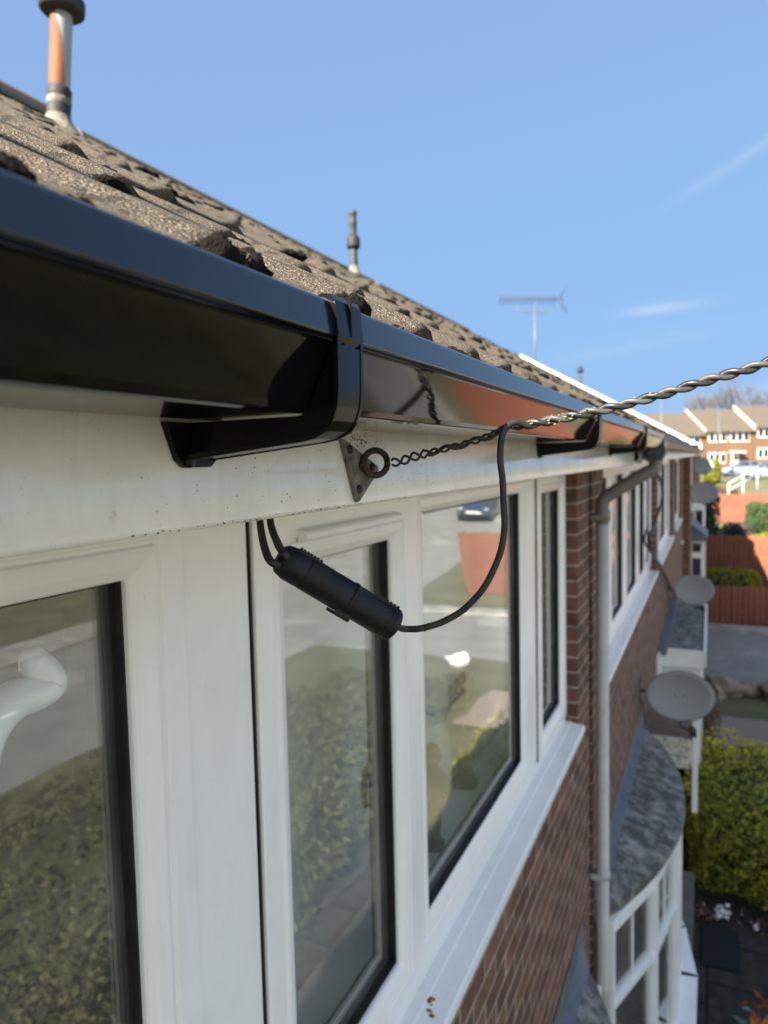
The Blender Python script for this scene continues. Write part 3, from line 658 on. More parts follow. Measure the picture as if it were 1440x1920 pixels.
# wire tail wound back to the ring
tail = resample(smooth([at(735, 868, D=.735), at(760, 862, D=.733), at(790, 852, D=.73), at(850, 838, D=.724), at(905, 822, D=.718), at(950, 803, D=.715), A], 20), .0018)
tw = []
for ph in (0, math.pi):
    q = []
    for i, p in enumerate(tail):
        f = i / len(tail); q.append(p)
    tw.append(q)
amp = lambda f: .0035 if f < .22 else (.0028 if f < .5 else .0022)
for ph, m_ in ((0, M['cable']), (math.pi * .9, M['cable']), (math.pi * .45, M['cable'])):
    a0 = twist(tail, 1.0, .021 if ph != math.pi * .45 else .03, ph)
    pts = [tail[i] + (a0[i] - tail[i]) * (.0040 if i / len(tail) < .25 else .0026) for i in range(len(tail))]
    if ph == math.pi * .45: pts = pts[int(len(pts) * .28):]
    MB().tube(pts, .0013 if ph != math.pi * .45 else .0019, 8).build('tie_wire', m_, TC)
lw = [rc + rv * .0128 * math.cos(a) * 0 + (at(728, 868, D=.737) - rc) + ru * .006 * math.sin(a) + vd * .006 * math.cos(a) for a in [2 * math.pi * k / 20 for k in range(21)]]
MB().tube(lw, .0012, 8, caps=False).build('tie_wire', M['cable'], TC)

# weatherproof joint with its leads
J = thing('cable_joint', 'black plastic tube joint hanging from two short leads below the fascia', 'cable joint', at(520, 1045, D=.64))
p0 = at(536, 1052, D=.640); p1 = at(737, 1172, D=.665); ax = (p1 - p0).normalized(); L = (p1 - p0).length
rr = .0157
prof = [(0, -.009), (.006, -.0088), (.0105, -.0075), (.0138, -.0040), (rr - .0006, .0015), (rr, .005), (rr, .006), (rr, .0165), (rr, .0175), (rr - .0005, .018), (rr - .0005, .0195), (rr, .020), (rr, .021), (rr, L * .555), (rr, L * .565), (rr + .0009, L * .57), (rr + .0009, L * .60), (rr, L * .605), (rr, L * .615),
        (rr, L * .895), (rr, L * .905), (rr - .0006, L * .91), (rr - .0006, L * .922), (rr, L * .927), (rr, L * .945), (rr - .0006, L * .95), (rr - .0006, L * .962), (rr, L * .967), (rr, L * .972), (rr, L * .988), (rr, L * .992), (rr - .0012, L + .001), (rr - .004, L + .0028), (.006, L + .0035), (0, L + .0036)]
MB().lathe(p0, prof, axis=ax, n=32).build('housing', M['black'], J)
vj = (p0 + p1).normalized(); side = ax.cross(vj).normalized()
if side.z < 0: side = -side
for f0, f1 in ((.06, .24), (.76, .96)):
    b = MB()
    for k in range(7):
        c = p0 + ax * (L * (f0 + (f1 - f0) * k / 6)); b.obox(c + side * (rr * .97) - vj * .002, ax, side, vj, .0011, .0022, .007)
    b.obox(p0 + ax * (L * (f0 + f1) / 2) + side * (rr * .93) - vj * .002, ax, side, vj, L * (f1 - f0) / 2, .0013, .007)
    b.build('grip_rib', M['black'], J, bevel=.0004)
b = MB(); cc = p0 + ax * (L * .60) - side * (rr * .93)
b.obox(cc - vj * .004, ax, side, vj, .008, .0035, .006); b.obox(cc - side * .003 - ax * .004, ax, side, vj, .012, .0015, .004); b.build('clip', M['black'], J, bevel=.001)
for (a_, c_), e in zip((((488, 984), (497, 1030)), ((508, 984), (523, 1024))), ((512, 1056), (535, 1040))):
    q = smooth([at(a_[0] - 2, a_[1] - 40, D=.72), at(*a_, D=.69), at(c_[0], c_[1], D=.64), at(*e, D=.625), p0 + ax * .004], 8)
    MB().tube(q, .0036, 10).build('lead', M['cable'], J)
loop = smooth([A + (path[6] - A) * .3, at(990, 798, D=.712), at(968, 793, D=.706), at(950, 800, D=.70), at(941, 822, D=.697), at(939, 870, D=.695), at(945, 930, D=.694), at(944, 1000, D=.693), at(930, 1060, D=.692), at(905, 1105, D=.692),
               at(870, 1142, D=.692), at(830, 1166, D=.692), at(790, 1178, D=.692), at(758, 1180, D=.692), p1 + ax * .002], 12)
lo = [p + Vector((mnoise.noise(p * 40), mnoise.noise(p * 40 + Vector((9, 0, 0))), mnoise.noise(p * 40 + Vector((0, 9, 0))))) * .0012 for p in loop]
MB().tube(lo, .0032, 12).build('loop_cable', M['cable'], J)
b = MB(); R = random.Random(4)
for k in range(60):
    i = R.randrange(40, len(lo) - 6); p = lo[i]; d = Vector((R.gauss(0, 1), R.gauss(0, 1), R.gauss(0, 1))).normalized()
    b.lump(p + d * .0029, .0011, .0011, .0011, seed=k, amp=.5, nu=6, nv=4)
b.build('grit', M['cable'], J)

# --- grey downpipe on the party wall and its swan neck
YP = 3.95
DP = thing('downpipe', 'pale grey round downpipe with brown swan neck on the brick between two white windows', 'downpipe', (-.53, YP, -5))
b = MB(); b.lathe((-.527, YP, -4.95), [(.0335, 0), (.0335, 1.97), (.0375, 1.98), (.0375, 2.02), (.0335, 2.03), (.0335, 4.66), (.031, 4.66)], n=24); b.build('pipe', M['pipe'], DP)
sw = smooth([(-.262, YP, .02), (-.262, YP, -.045), (-.275, YP, -.075), (-.33, YP, -.105), (-.46, YP, -.185), (-.512, YP, -.222), (-.527, YP, -.262), (-.527, YP, -.36)], 6)
MB().tube(sw, .0345, 20).build('swan_neck', M['swan'], DP)
MB().lathe((-.527, YP, -.345), [(.0335, 0), (.041, .002), (.041, .055), (.036, .06)], n=24).build('socket', M['swan'], DP)
for z in (-.325, -2.30, -4.2):
    b = MB(); b.lathe((-.527, YP, z - .014), [(.0345, 0), (.039, .001), (.039, .027), (.0345, .028)], n=24); b.box(XW, -.527, YP - .05, YP - .03, z - .012, z + .012); b.box(XW, -.527, YP + .03, YP + .05, z - .012, z + .012)
    b.build('clip', M['swan'] if z > -1 else M['pipe'], DP)
MB().prism([(-.335, .075), (-.205, .075), (-.215, .0), (-.232, -.03), (-.295, -.03), (-.325, .0)], YP - .06, YP + .06).build('gutter_outlet', M['oldgutter'], DP, bevel=.006)

# --- houses further along the terrace
def terrace_house(label, y0, y1, wins, seed, per, zs=-1.335, brick=None, xo=0.0, dz=0.0, rs=RS, rxo=None):
    rxo = xo if rxo is None else rxo
    H = thing('brick_house', label, 'house', (-.6, (y0 + y1) / 2, -5), 'houses of the near terrace'); brick = brick or M['brick']
    Rf = make_roof(H, y0, y1, per, seed, x_eave=-.25 + rxo, dz=dz, RS=rs)
    R = random.Random(seed); spots = []
    for i in range(0, 18):
        for k in range(int((y1 - y0) / .2)):
            if R.random() < (.75 if i else .9): spots.append((y0 + k * .2 + R.uniform(-.04, .04), i * .245 + R.uniform(-.005, .012), R.uniform(.020, .036)))
    moss_on(Rf, spots, seed, x_eave=-.25 + rxo, dz=dz)
    f = fascia(H, y0, y1, M['upvc']); f.location = (rxo, 0, dz)
    G = make_gutter(H, y0 - .08, y1, M['oldgutter'], M['oldgutter']); G.location = (rxo, 0, dz)
    holes = [(a, c, zs - .03, -.03) for a, c, _ in wins]
    wall_with_holes(H, y0, y1, holes, brick, xw=XW + xo, ztop=-.03 + dz)
    for a, c, un in wins:
        n = len(un); units = []
        for (k, f0, f1) in un:
            ya, yb = a + .03 + (c - a - .06) * f0, a + .03 + (c - a - .06) * f1
            units.append((k, ya + .006, yb - .006, zs + .05, WZ1 - .03, {'d': .085}))
        Wn = window_unit(H, a, c, zs, WZ1, units, xf=-.64 + xo); sill(Wn, a - .02, c + .02, zs, xb=-.645 + xo, xn=-.55 + xo)
        rmm = MB(); rmm.box(-3.2, -3.1, a, c, -2.4, 0); rmm.box(-3.1, -.72 + xo, a - .04, a, -2.4, 0); rmm.box(-3.1, -.72 + xo, c, c + .04, -2.4, 0); rmm.box(-3.1, -.72 + xo, a, c, -.03, 0); rmm.box(-3.1, -.72 + xo, a, c, -2.4, -2.36)
        rmm.build('room_wall', M['room'], H)
    return H, Rf, G
H2, R2, G2 = terrace_house('second brick house along the terrace, pale blind in its upstairs window', 3.962, 9.02,
    [(4.42, 8.82, [('sash', 0, .16), ('sash', .165, .385), ('sash', .39, .64), ('sash', .645, .84), ('sash', .845, 1.0)])], 11, 7)
bl = MB()
for k in range(16): bl.box(-.742, -.738, 6.02 + k * .095, 6.02 + k * .095 + .088, -1.28, -.10)
bl.build('vertical_blind', M['blind'], H2)
H3, R3, G3 = terrace_house('third brick house along the terrace, with a flat mossy porch roof', 9.022, 13.2,
    [(9.25, 12.7, [('sash', 0, .25), ('sash', .26, .74), ('sash', .75, 1.0)])], 12, 5)
H4, R4, G4 = terrace_house('fourth brick house along the terrace, its end against the white bargeboard', 13.202, 17.28,
    [(13.7, 16.3, [('sash', 0, .3), ('sash', .31, 1.0)])], 13, 5, rs=.557)
rb = MB(); 
for rf, (a, c) in ((R2, (3.97, 9.0)), (R3, (9.03, 13.2))):
    rb = MB(); pr = [(RIDGE_X + .10 * math.cos(t), roofz(RIDGE_X) - .055 + .10 * math.sin(t)) for t in [math.pi * j / 10 for j in range(11)]]
    n = int((c - a) / .45)
    for k in range(n): rb.prism(pr, a + k * .45, a + k * .45 + .44)
    rb.build('ridge_tiles', M['ridge'], rf)

# vent pipes through the roof
def on_roof(x): return roofz(x) + .02
vx = -3.0; vp = at(107, 218, X=vx); vz = on_roof(vx); va = (Vector((0, 0, 1)) + RIGHT * .085).normalized(); vo = Vector((vx, vp.y, vz - .06))
V1 = MB().lathe(vo, [(.047, 0), (.047, .20), (.050, .205), (.0515, .75), (.050, .76)], axis=va, n=32).build('vent_pipe', M['zinc'], H1, label='tall vent pipe streaked with orange rust')
vdir = Vector((-vx, -vp.y, 0)).normalized(); vdir = (vdir - va * vdir.dot(va)).normalized(); vsd = va.cross(vdir); vsd = vsd if vsd.dot(RIGHT) > 0 else -vsd
n = 22; nk = 12; vs = []; fs = []
for i in range(n + 1):
    f = i / n; h = .24 + f * .36; wob = .12 * mnoise.noise(Vector((3.1, 0, f * 4)))
    a1 = .45 - 1.1 * f ** 1.6 + wob
    for k in range(nk + 1):
        a = -1.75 + (a1 + 1.75) * k / nk; d = vdir * math.cos(a) + vsd * math.sin(a); vs.append(vo + va * h + d * .0524)
for i in range(n):
    for k in range(nk): fs.append((i * (nk + 1) + k, i * (nk + 1) + k + 1, (i + 1) * (nk + 1) + k + 1, (i + 1) * (nk + 1) + k))
MB().add(vs, fs, 0, True).build('rust_streak', M['ventrust'], V1)
MB().lathe(vo + va * .605, [(.05, -.02), (.095, -.014), (.106, -.004), (.108, .006), (.108, .05), (.098, .064), (.06, .10), (.055, .2), (.09, .22), (.0, .26)], axis=va, n=32).build('cap', M['ventdark'], V1)
MB().lathe(vo, [(.062, .05), (.060, .075), (.056, .085), (.057, .15), (.055, .16), (.056, .185), (.058, .19), (.058, .225), (.052, .235)], axis=va, n=28).build('collar', M['ventdark'], V1)
b = MB(); b.lathe(vo, [(.0565, .150), (.0585, .153), (.0585, .182), (.0565, .186)], axis=va, n=28); b.lathe(vo, [(.13, .0), (.105, .03), (.078, .06), (.063, .085), (.058, .10)], axis=(va + Vector((.5, 0, 0)) * 0).normalized(), n=28); b.build('mortar_fillet', M['mortar'], V1)
vx = -4.0; vp = at(664, 512, X=vx); vz = on_roof(vx)
b = MB(); b.lathe((vx, vp.y, vz - .05), [(.055, 0), (.048, .12), (.048, .40), (.044, .41), (.044, .62), (.05, .63), (.05, .66), (.045, .67), (.045, .74), (.052, .75), (.052, .78), (0, .79)], n=24)
V2 = b.build('vent_pipe', M['ventgrey'], H2, label='slim grey soil vent pipe near the ridge')
MB().lathe((vx, vp.y, vz + .32), [(.048, -.03), (.078, -.025), (.082, 0), (.082, .08), (.075, .10), (.05, .13)], n=24).build('cap', M['ventdark'], V2)
MB().lathe((vx, vp.y, vz - .05), [(.10, -.02), (.075, .06), (.052, .13)], n=20).build('collar', M['mortar'], V2)

# bow windows with their canopies
def bow(house, y0, y1, ztop=-2.60, depth=.43, zs=-4.05, label=None):
    n = 20; arc = []
    for k in range(n + 1):
        f = k / n; arc.append((XW + depth * math.sin(math.pi * f) ** .8, y0 + (y1 - y0) * f))
    b = MB(); vs = []
    for x, y in arc: vs += [(XW + .002, y, ztop + .13), (x, y, ztop + .03), (x, y, ztop - .03), (x - .05 if x > XW + .06 else XW, y, ztop - .035)]
    fs = [(4 * k + c, 4 * k + c + 1, 4 * k + c + 5, 4 * k + c + 4) for k in range(n) for c in range(3)]
    b.add(vs, fs, 0, False); C = b.build('bow_window', M['canopy'], house, label=label)
    b = MB(); vs = []
    for x, y in arc: 
        q = XW + min(.06, (x - XW) * .9); vs += [(XW + .004, y, ztop + .25), (XW + .006, y, ztop + .145), (q, y, ztop + .13 - (q - XW) / max(x - XW, .02) * .10 + .012)]
    b.add(vs, [(3 * k + c, 3 * k + c + 1, 3 * k + c + 4, 3 * k + c + 3) for k in range(n) for c in range(2)]); b.build('lead_flashing', M['lead'], C)
    # facets
    nf = 5; pts = [(XW + (depth - .05) * math.sin(math.pi * (k / nf * .92 + .04)) ** .8, y0 + .10 + (y1 - y0 - .2) * k / nf) for k in range(nf + 1)]
    fr = MB(); gl = MB(); sl_ = MB()
    up = Vector((0, 0, 1))
    for k in range(nf + 1): fr.obox((pts[k][0], pts[k][1], (zs + ztop - .035) / 2), Vector((1, 0, 0)), Vector((0, 1, 0)), up, .034, .034, (ztop - .035 - zs) / 2)
    for k in range(nf):
        a = Vector((*pts[k], 0)); c = Vector((*pts[k + 1], 0)); d = (c - a).normalized(); nn = Vector((d.y, -d.x, 0)); Lh = (c - a).length / 2 - .03; m0 = (a + c) / 2
        for z, h in ((ztop - .075, .04), (zs + .03, .03), (zs + (ztop - zs) * .62, .028)): fr.obox(m0 + up * z, d, nn, up, Lh, .028, h)
        gl.obox(m0 + up * ((zs + ztop) / 2), d, nn, up, Lh, .004, (ztop - zs) / 2 - .08)
        fr.obox(m0 + up * (zs + (ztop - zs) * .8), d, nn, up, .007, .010, (ztop - zs) * .16)
        sl_.obox(m0 + nn * .05 + up * (zs - .02), d, nn, up, Lh + .06, .10, .02)
    fr.build('frame', M['upvc'], C, bevel=.004); gl.build('pane', M['pane'], C); sl_.build('sill', M['upvc'], C, bevel=.004)
    ap = MB()
    for k in range(nf):
        a = Vector((*pts[k], 0)); c = Vector((*pts[k + 1], 0)); d = (c - a).normalized(); nn = Vector((d.y, -d.x, 0))
        ap.obox((a + c) / 2 + up * ((zs - .04 + GZ) / 2), d, nn, up, (c - a).length / 2, .03, (zs - .04 - GZ) / 2)
    ap.build('apron', M['brick'], C)
    return C
bow(H2, 3.98, 7.06, label='bow window under a blotchy curved lead canopy')
bow(H1, .40, 3.60)

# flat porch roof, door hood
PR = MB(); PR.box(XW + .001, -.082, 9.62, 12.7, -2.55, -2.46)
P3 = PR.build('porch', M['canopy'], H3, bevel=.006, label='flat mossy porch roof with white edge')
b = MB(); b.box(XW + .001, -.070, 9.565, 9.618, -2.66, -2.44); b.box(-.080, -.045, 9.565, 12.7, -2.64, -2.44); b.build('porch_fascia', M['whitepaint'], P3, bevel=.004)
b = MB(); b.box(XW + .001, XW + .10, 9.3, 12.7, -2.46, -2.36); b.build('lead_flashing', M['lead'], P3)
b = MB(); b.box(-.60 + .016, -.10, 9.66, 9.72, -4.0, -2.66); b.box(-.60 + .016, -.10, 12.55, 12.6, -5, -2.6); b.box(-.15, -.10, 9.72, 12.5, -3.9, -2.56); b.build('porch_frame', M['upvc'], P3)
MB().box(-.16, -.115, 9.66, 12.6, -5, -3.9).build('porch_base', M['brick'], P3)
MB().box(-.66, -.585 + .03, 9.05, 9.62, -2.95, -2.42).build('door_panel', M['whitepaint'], P3)
DH = MB(); DH.box(XW + .001, -.14, 7.15, 7.95, -2.72, -2.66); HD = DH.build('door_hood', mat('rusty_hood_top', (.22, .13, .07), .8, noise=(8, (.35, .65)), col2=(.10, .085, .06)), H2, bevel=.006)
b = MB(); b.box(XW + .001, -.15, 7.09, 7.149, -2.80, -2.66); b.box(XW + .001, -.17, 7.085, 7.148, -2.93, -2.83); b.build('hood_edge', M['cream'], HD, bevel=.008)
b = MB(); b.box(-.145, -.095, 7.10, 7.16, -3.35, -2.30); b.build('post', M['whitepaint'], HD, bevel=.006)

# next block: steps up and forward, with white bargeboard
H5, R5, G5 = terrace_house('end house beyond the white bargeboard, its orange brick return in the sun', 17.32, 22.4,
    [(18.2, 21.2, [('sash', 0, .3), ('sash', .31, 1.0)])], 14, 4, brick=M['brick_sun'], xo=.15, dz=.0, rxo=0)
bar = MB(); y0b = 17.26
pa = at(975, 666, Y=17.27); pb = at(1313, 836, Y=17.27)
d = (pb - pa).normalized(); nrm = Vector((0, 1, 0)).cross(d).normalized(); nrm = nrm if nrm.z > 0 else -nrm
bar.obox((pa + pb) / 2 - nrm * .12, d, Vector((0, 1, 0)), nrm, (pb - pa).length / 2, .03, .14)
bar.box(pb.x - .22, pb.x + .03, 17.24, 17.45, pb.z - .22, pb.z + .05)
bar.build('bargeboard', M['whitepaint'], H5, bevel=.01)
gb = MB(); gb.add([(XW + .15, 17.31, -5), (XW + .15, 17.31, -.04), (RIDGE_X, 17.31, 2.25), (2 * RIDGE_X, 17.31, .1), (2 * RIDGE_X, 17.31, -5)], [(0, 1, 2, 3, 4)])
gb.build('gable_wall', M['brick_sun'], H5)
b = MB(); b.lathe((-.66 + .02, 17.15, -3.2), [(.055, 0), (.055, 2.72), (.05, 2.73), (.0, 2.73)], n=20); b.lathe((-.64, 17.15, -2.0), [(.06, 0), (.075, .01), (.075, .09), (.06, .1)], n=20)
b.build('downpipe', M['whitepaint'], H5, label='white downpipe in the corner by the orange brick')
b = MB(); b.box(XW + .151, -.09, 18.6, 20.4, -2.08, -1.98); b.prism([(XW + .151, -1.66), (XW + .151, -1.98), (-.07, -1.98)], 18.6, 20.4)
P5 = b.build('porch', M['lead'], H5, label='porch with a lead roof over white windows')
b = MB(); b.box(XW + .151, -.13, 18.72, 18.8, -4.4, -2.08); b.box(-.2, -.13, 18.8, 20.3, -3.3, -2.08); b.build('porch_frame', M['upvc'], P5)
gl = MB(); gl.box(-.40, -.22, 18.7, 18.72, -2.35, -2.15); gl.box(-.40, -.22, 18.7, 18.72, -3.0, -2.5); gl.build('pane', M['carglass'], P5)
b = MB(); b.box(-.44, -.16, 21.5, 22.6, -2.35, -1.2); P6 = b.build('box_bay', M['upvc'], H5, bevel=.01, label='white boxed bay beyond the lead porch')
b = MB(); b.box(-.38, -.22, 21.485, 21.499, -2.0, -1.55); b.build('pane', M['carglass'], P6)

H6 = thing('brick_house', 'last brick house of the near terrace, mostly hidden behind the end house', 'house', (-.6, 27, -5), 'houses of the near terrace')
MB().box(-8.2, XW + .14, 22.42, 33, -5.05, -.03).build('wall', M['brick'], H6)
b = MB(); b.add([(x, y, z) for y in (22.42, 33) for x, z in ((-.30, .08), (RIDGE_X, roofz(RIDGE_X) - .05), (-8.2, .1), (RIDGE_X, roofz(RIDGE_X) - .1))], [(0, 1, 5, 4), (1, 2, 6, 5), (2, 3, 7, 6), (3, 0, 4, 7), (0, 1, 2, 3), (4, 5, 6, 7)]); b.build('roof', M['tile'], H6)
# satellite dishes
def dish(label, c, wid, hei, wallx, group='satellite dishes on the terrace'):
    D = thing('satellite_dish', label, 'satellite dish', c, group); c = Vector(c)
    n = Vector((.18, -1, .28)).normalized(); u = Vector((0, 0, 1)).cross(n).normalized(); u = -u if u.x < 0 else u; v = n.cross(u); v = v if v.z > 0 else -v
    vs = [c - n * .055]; fs = []; nr, na = 7, 40
    for i in range(1, nr + 1):
        f = i / nr
        for k in range(na):
            a = 2 * math.pi * k / na; vs.append(c - n * (.055 * (1 - f * f)) + u * (math.cos(a) * wid / 2 * f) + v * (math.sin(a) * hei / 2 * f))
    for k in range(na): fs.append((0, 1 + k, 1 + (k + 1) % na))
    for i in range(nr - 1):
        for k in range(na): a = 1 + i * na; fs.append((a + k, a + (k + 1) % na, a + na + (k + 1) % na, a + na + k))
    o = MB().add(vs, fs, 0, True).build('reflector', M['dish'], D); sm = o.modifiers.new('solid', 'SOLIDIFY'); sm.thickness = .006
    rim = [c + u * (math.cos(a) * wid / 2) + v * (math.sin(a) * hei / 2) for a in [2 * math.pi * k / 40 for k in range(41)]]
    MB().tube(rim, .006, 6, caps=False).build('rim', M['steel'], D)
    b = MB()
    for k in (-1, 1): b.lathe(c - n * .052 + u * .035 * k, [(.007, 0), (.007, .006), (0, .007)], axis=n, n=8)
    b.build('bolt', M['black'], D)
    foot = c - v * (hei / 2) ; tip = c - v * (hei * .62) + n * .26 + u * .06
    MB().tube(smooth([c - n * .06 - v * hei * .25, foot - n * .0 - v * .03, foot + n * .10 - v * .045, tip], 5), .013, 8).build('arm', M['steel'], D)
    b = MB(); b.lathe(tip - n * .03, [(.016, 0), (.030, .0), (.030, .04), (.018, .05), (.018, .09), (0, .09)], axis=-n, n=14); b.obox(tip - v * .03, u, n, v, .018, .05, .022); b.build('receiver', M['black'], D)
    w0 = Vector((wallx, c.y + .10, c.z - .02)); b = MB(); b.tube(smooth([w0, w0 + Vector((.10, 0, 0)), c - n * .12 - v * .03, c - n * .06], 4), .016, 8)
    b.obox(w0 + Vector((.006, 0, 0)), Vector((1, 0, 0)), Vector((0, 1, 0)), Vector((0, 0, 1)), .006, .05, .09); b.tube([w0 + Vector((.02, 0, -.08)), w0 + Vector((.05, -.02, -.34))], .008, 6); b.build('wall_mount', M['steel'], D)
    return D
dish('large grey satellite dish above the curved canopy', at(1275, 1305, Y=6.75), .575, .43, XW)
dish('grey satellite dish with a black cable running up the wall above the flat porch roof', at(1301, 1106, Y=11.2), .55, .43, XW)
dish('dark satellite dish in shade beyond the white downpipe', at(1318, 924, Y=17.9), .66, .50, XW + .15)
dish('farthest small dark satellite dish just below the end of the gutter', at(1316, 873, Y=21.5), .62, .45, XW + .15)
# loose cable on the second house
C2 = MB().tube(smooth([at(1213, 850, X=-.30), at(1238, 900, X=-.42), at(1243, 930, X=-.5), at(1228, 980, X=-.53), at(1217, 1010, X=-.53), at(1226, 1045, X=-.53), at(1245, 1075, X=-.54), at(1262, 1110, X=-.54), at(1280, 1142, X=-.50)], 8), .015, 8).build('aerial_cable', M['cable'])
tag(C2, 'black cable drooping down the wall from the old gutter to the second dish', 'cable')
C3 = MB().tube(smooth([at(1216, 985, X=-.53), at(1208, 1010, X=-.53), at(1216, 1030, X=-.53), at(1240, 1060, X=-.53)], 8), .010, 8).build('aerial_cable', M['cable'])
tag(C3, 'short loop of thin cable beside the longer drooping one on the upstairs wall', 'cable')
# odd bits on the sill
b = MB(); R = random.Random(9)
for k in range(26):
    p = at(R.gauss(803, 5), R.gauss(1868, 16), Z=-1.296); b.lump((p.x, p.y, -1.299), R.uniform(.003, .009), R.uniform(.003, .010), R.uniform(.002, .006), seed=k, nu=8, nv=5)
tag(b.build('moss_debris', mat('brown_debris', (.26, .15, .07), .9, noise=(90, (.3, .7)), col2=(.12, .075, .04))), 'brown crumbs of moss lying on the near end of the white sill', 'debris')

# things on the inside board
def figure(label, base, h, lean):
    Fg = thing('figurine', label, 'figurine', base, 'carved figurines on the window board'); bx, by, bz = base; b = MB()
    b.lathe((bx, by, bz), [(.0, 0), (.030 * h / .3, .0), (.034 * h / .3, .02), (.020 * h / .3, .10 * h), (.026 * h / .3, h * .35), (.036 * h / .3, h * .55), (.040 * h / .3, h * .68), (.026 * h / .3, h * .76), (.013 * h / .3, h * .79), (.012 * h / .3, h * .82), (.0, h * .83)], axis=Vector((0, lean, 1)), n=18)
    for s in (-1, 1): b.tube(smooth([(bx, by + s * .036 * h / .3, bz + h * .70), (bx + .01, by + s * .05 * h / .3, bz + h * .55), (bx + .03, by + s * .03 * h / .3, bz + h * .45)], 4), .009 * h / .3, 8)
    b.build('torso', M['ornament'], Fg)
    b = MB(); b.lump((bx, by + lean * h * .88, bz + h * .88), .026 * h / .3, .024 * h / .3, .036 * h / .3, seed=1, amp=.06, nu=16, nv=12); b.lump((bx + .022 * h / .3, by + lean * h * .88, bz + h * .875), .006, .005, .008, seed=2, amp=.1, nu=8, nv=6); b.build('head', M['ornament'], Fg)
    return Fg
fb = at(812, 1590, X=-.80); figure('shorter carved figurine on the inside board, left of its taller partner', (-.80, fb.y, -1.234), .34, 0.02)
fb = at(858, 1520, X=-.84); figure('taller carved figurine on the inside board, right of its shorter partner', (-.84, fb.y + .1, -1.234), .44, -.01)
sw_ = smooth([at(44, 1232, X=-.72), at(62, 1240, X=-.72), at(86, 1262, X=-.72), at(92, 1283, X=-.72), at(70, 1298, X=-.72), at(30, 1312, X=-.72), at(-10, 1345, X=-.72), at(-40, 1400, X=-.72), at(-55, 1480, X=-.72), at(-60, 1560, X=-.75)], 7)
SWN = thing('swan_ornament', 'glossy white swan-necked ornament behind the nearest window pane', 'ornament', sw_[-1])
n_ = len(sw_); MB().tube(sw_, [.006 + .011 * min(1, i / 6) + .010 * (i / n_) for i in range(n_)], 14).build('neck', M['ceramic'], SWN)
e = sw_[-1]; bb = MB(); bb.lump((e.x - .04, e.y - .03, -1.13), .05, .10, .105, seed=4, amp=.08, nu=20, nv=14); bb.build('base', M['ceramic'], SWN)

# ------------------------------------------------------------------ roof aerial
pA = at(1003, 690, Y=18.6); top = at(1003, 572, Y=18.6)
AE = thing('tv_aerial', 'tall pole with a long thin television aerial above the bargeboard', 'aerial', pA)
MB().tube([pA - Vector((0, 0, .5)), top + Vector((0, 0, .05))], .022, 8).build('mast', M['steel'], AE)
la = at(935, 561, Y=18.3); rb_ = at(1058, 561, Y=18.9); b = MB(); b.tube([la, rb_], .012, 6); dd = (rb_ - la).normalized(); pe = Vector((dd.y, -dd.x, 0))
b.tube([top - dd * .45 + Vector((0, 0, -.02)), top - dd * .4 + Vector((0, 0, -.18)), top + dd * .4 + Vector((0, 0, -.18)), top + dd * .45 + Vector((0, 0, -.02))], .010, 6); b.build('boom', M['steel'], AE)
b = MB()
for k in range(16):
    c = la.lerp(rb_, .02 + .83 * k / 15); b.tube([c - pe * .16 - Vector((0, 0, .10)), c + pe * .16 + Vector((0, 0, .10))], .010, 5)
b.build('element', M['steel'], AE)
b = MB(); c = la.lerp(rb_, .93)
for s in (-1, 1):
    for k in range(5): q = c + dd * (.10 * k / 4 * 1.6) + Vector((0, 0, s * (.04 + .26 * k / 4))); b.tube([q - pe * .22, q + pe * .22], .007, 5)
    b.tube([c, c + dd * .16 + Vector((0, 0, s * .30))], .009, 5)
b.build('reflector', M['steel'], AE)
pc = at(1088, 720, Y=26); tp = at(1088, 692, Y=26)
CH = thing('chimney_cowl', 'small dark cowl standing beyond the white bargeboard', 'cowl', pc)
MB().lathe(pc - Vector((0, 0, .5)), [(.05, 0), (.05, .8), (0, .8)], n=12).build('flue', M['ventgrey'], CH); MB().lathe(tp - Vector((0, 0, .15)), [(.05, 0), (.10, .02), (.10, .16), (.04, .24), (0, .25)], n=12).build('cowl', M['ventdark'], CH)

# ------------------------------------------------------------------ gardens
def cloud_box(b, x0, x1, y0, y1, z0, z1, n, size, seed, round_=.25, lumps=.25):
    R = random.Random(seed); k = 0
    while k < n:
        u, v, t = R.random() * 2 - 1, R.random() * 2 - 1, R.random() * 2 - 1
        e = 4.0; rr_ = (abs(u) ** e + abs(v) ** e + abs(t) ** e) ** (1 / e)
        if rr_ < 1e-3: continue
        f = (1 - R.random() ** 2.2 * .30) / rr_
        p = Vector(((x0 + x1) / 2 + u * f * (x1 - x0) / 2, (y0 + y1) / 2 + v * f * (y1 - y0) / 2, (z0 + z1) / 2 + t * f * (z1 - z0) / 2))
        q = mnoise.noise(p * 2.3 + Vector((seed, 0, 0))) * lumps
        out = Vector((u, v, t)).normalized(); p = p + out * q
        if mnoise.noise(p * 5.5) < -.28: k += 1; continue
        if p.z < z0: p.z = z0 + R.random() * .1
        b.leaf(p, size, 0, .5, out); k += 1
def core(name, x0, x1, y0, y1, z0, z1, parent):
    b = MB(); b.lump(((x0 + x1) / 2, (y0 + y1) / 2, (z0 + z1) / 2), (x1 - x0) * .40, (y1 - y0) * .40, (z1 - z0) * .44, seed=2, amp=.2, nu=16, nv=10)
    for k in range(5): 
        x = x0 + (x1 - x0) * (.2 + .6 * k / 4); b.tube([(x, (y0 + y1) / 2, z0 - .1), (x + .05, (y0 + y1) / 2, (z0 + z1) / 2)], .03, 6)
    return b.build('stems', M['foliage_core'], parent)
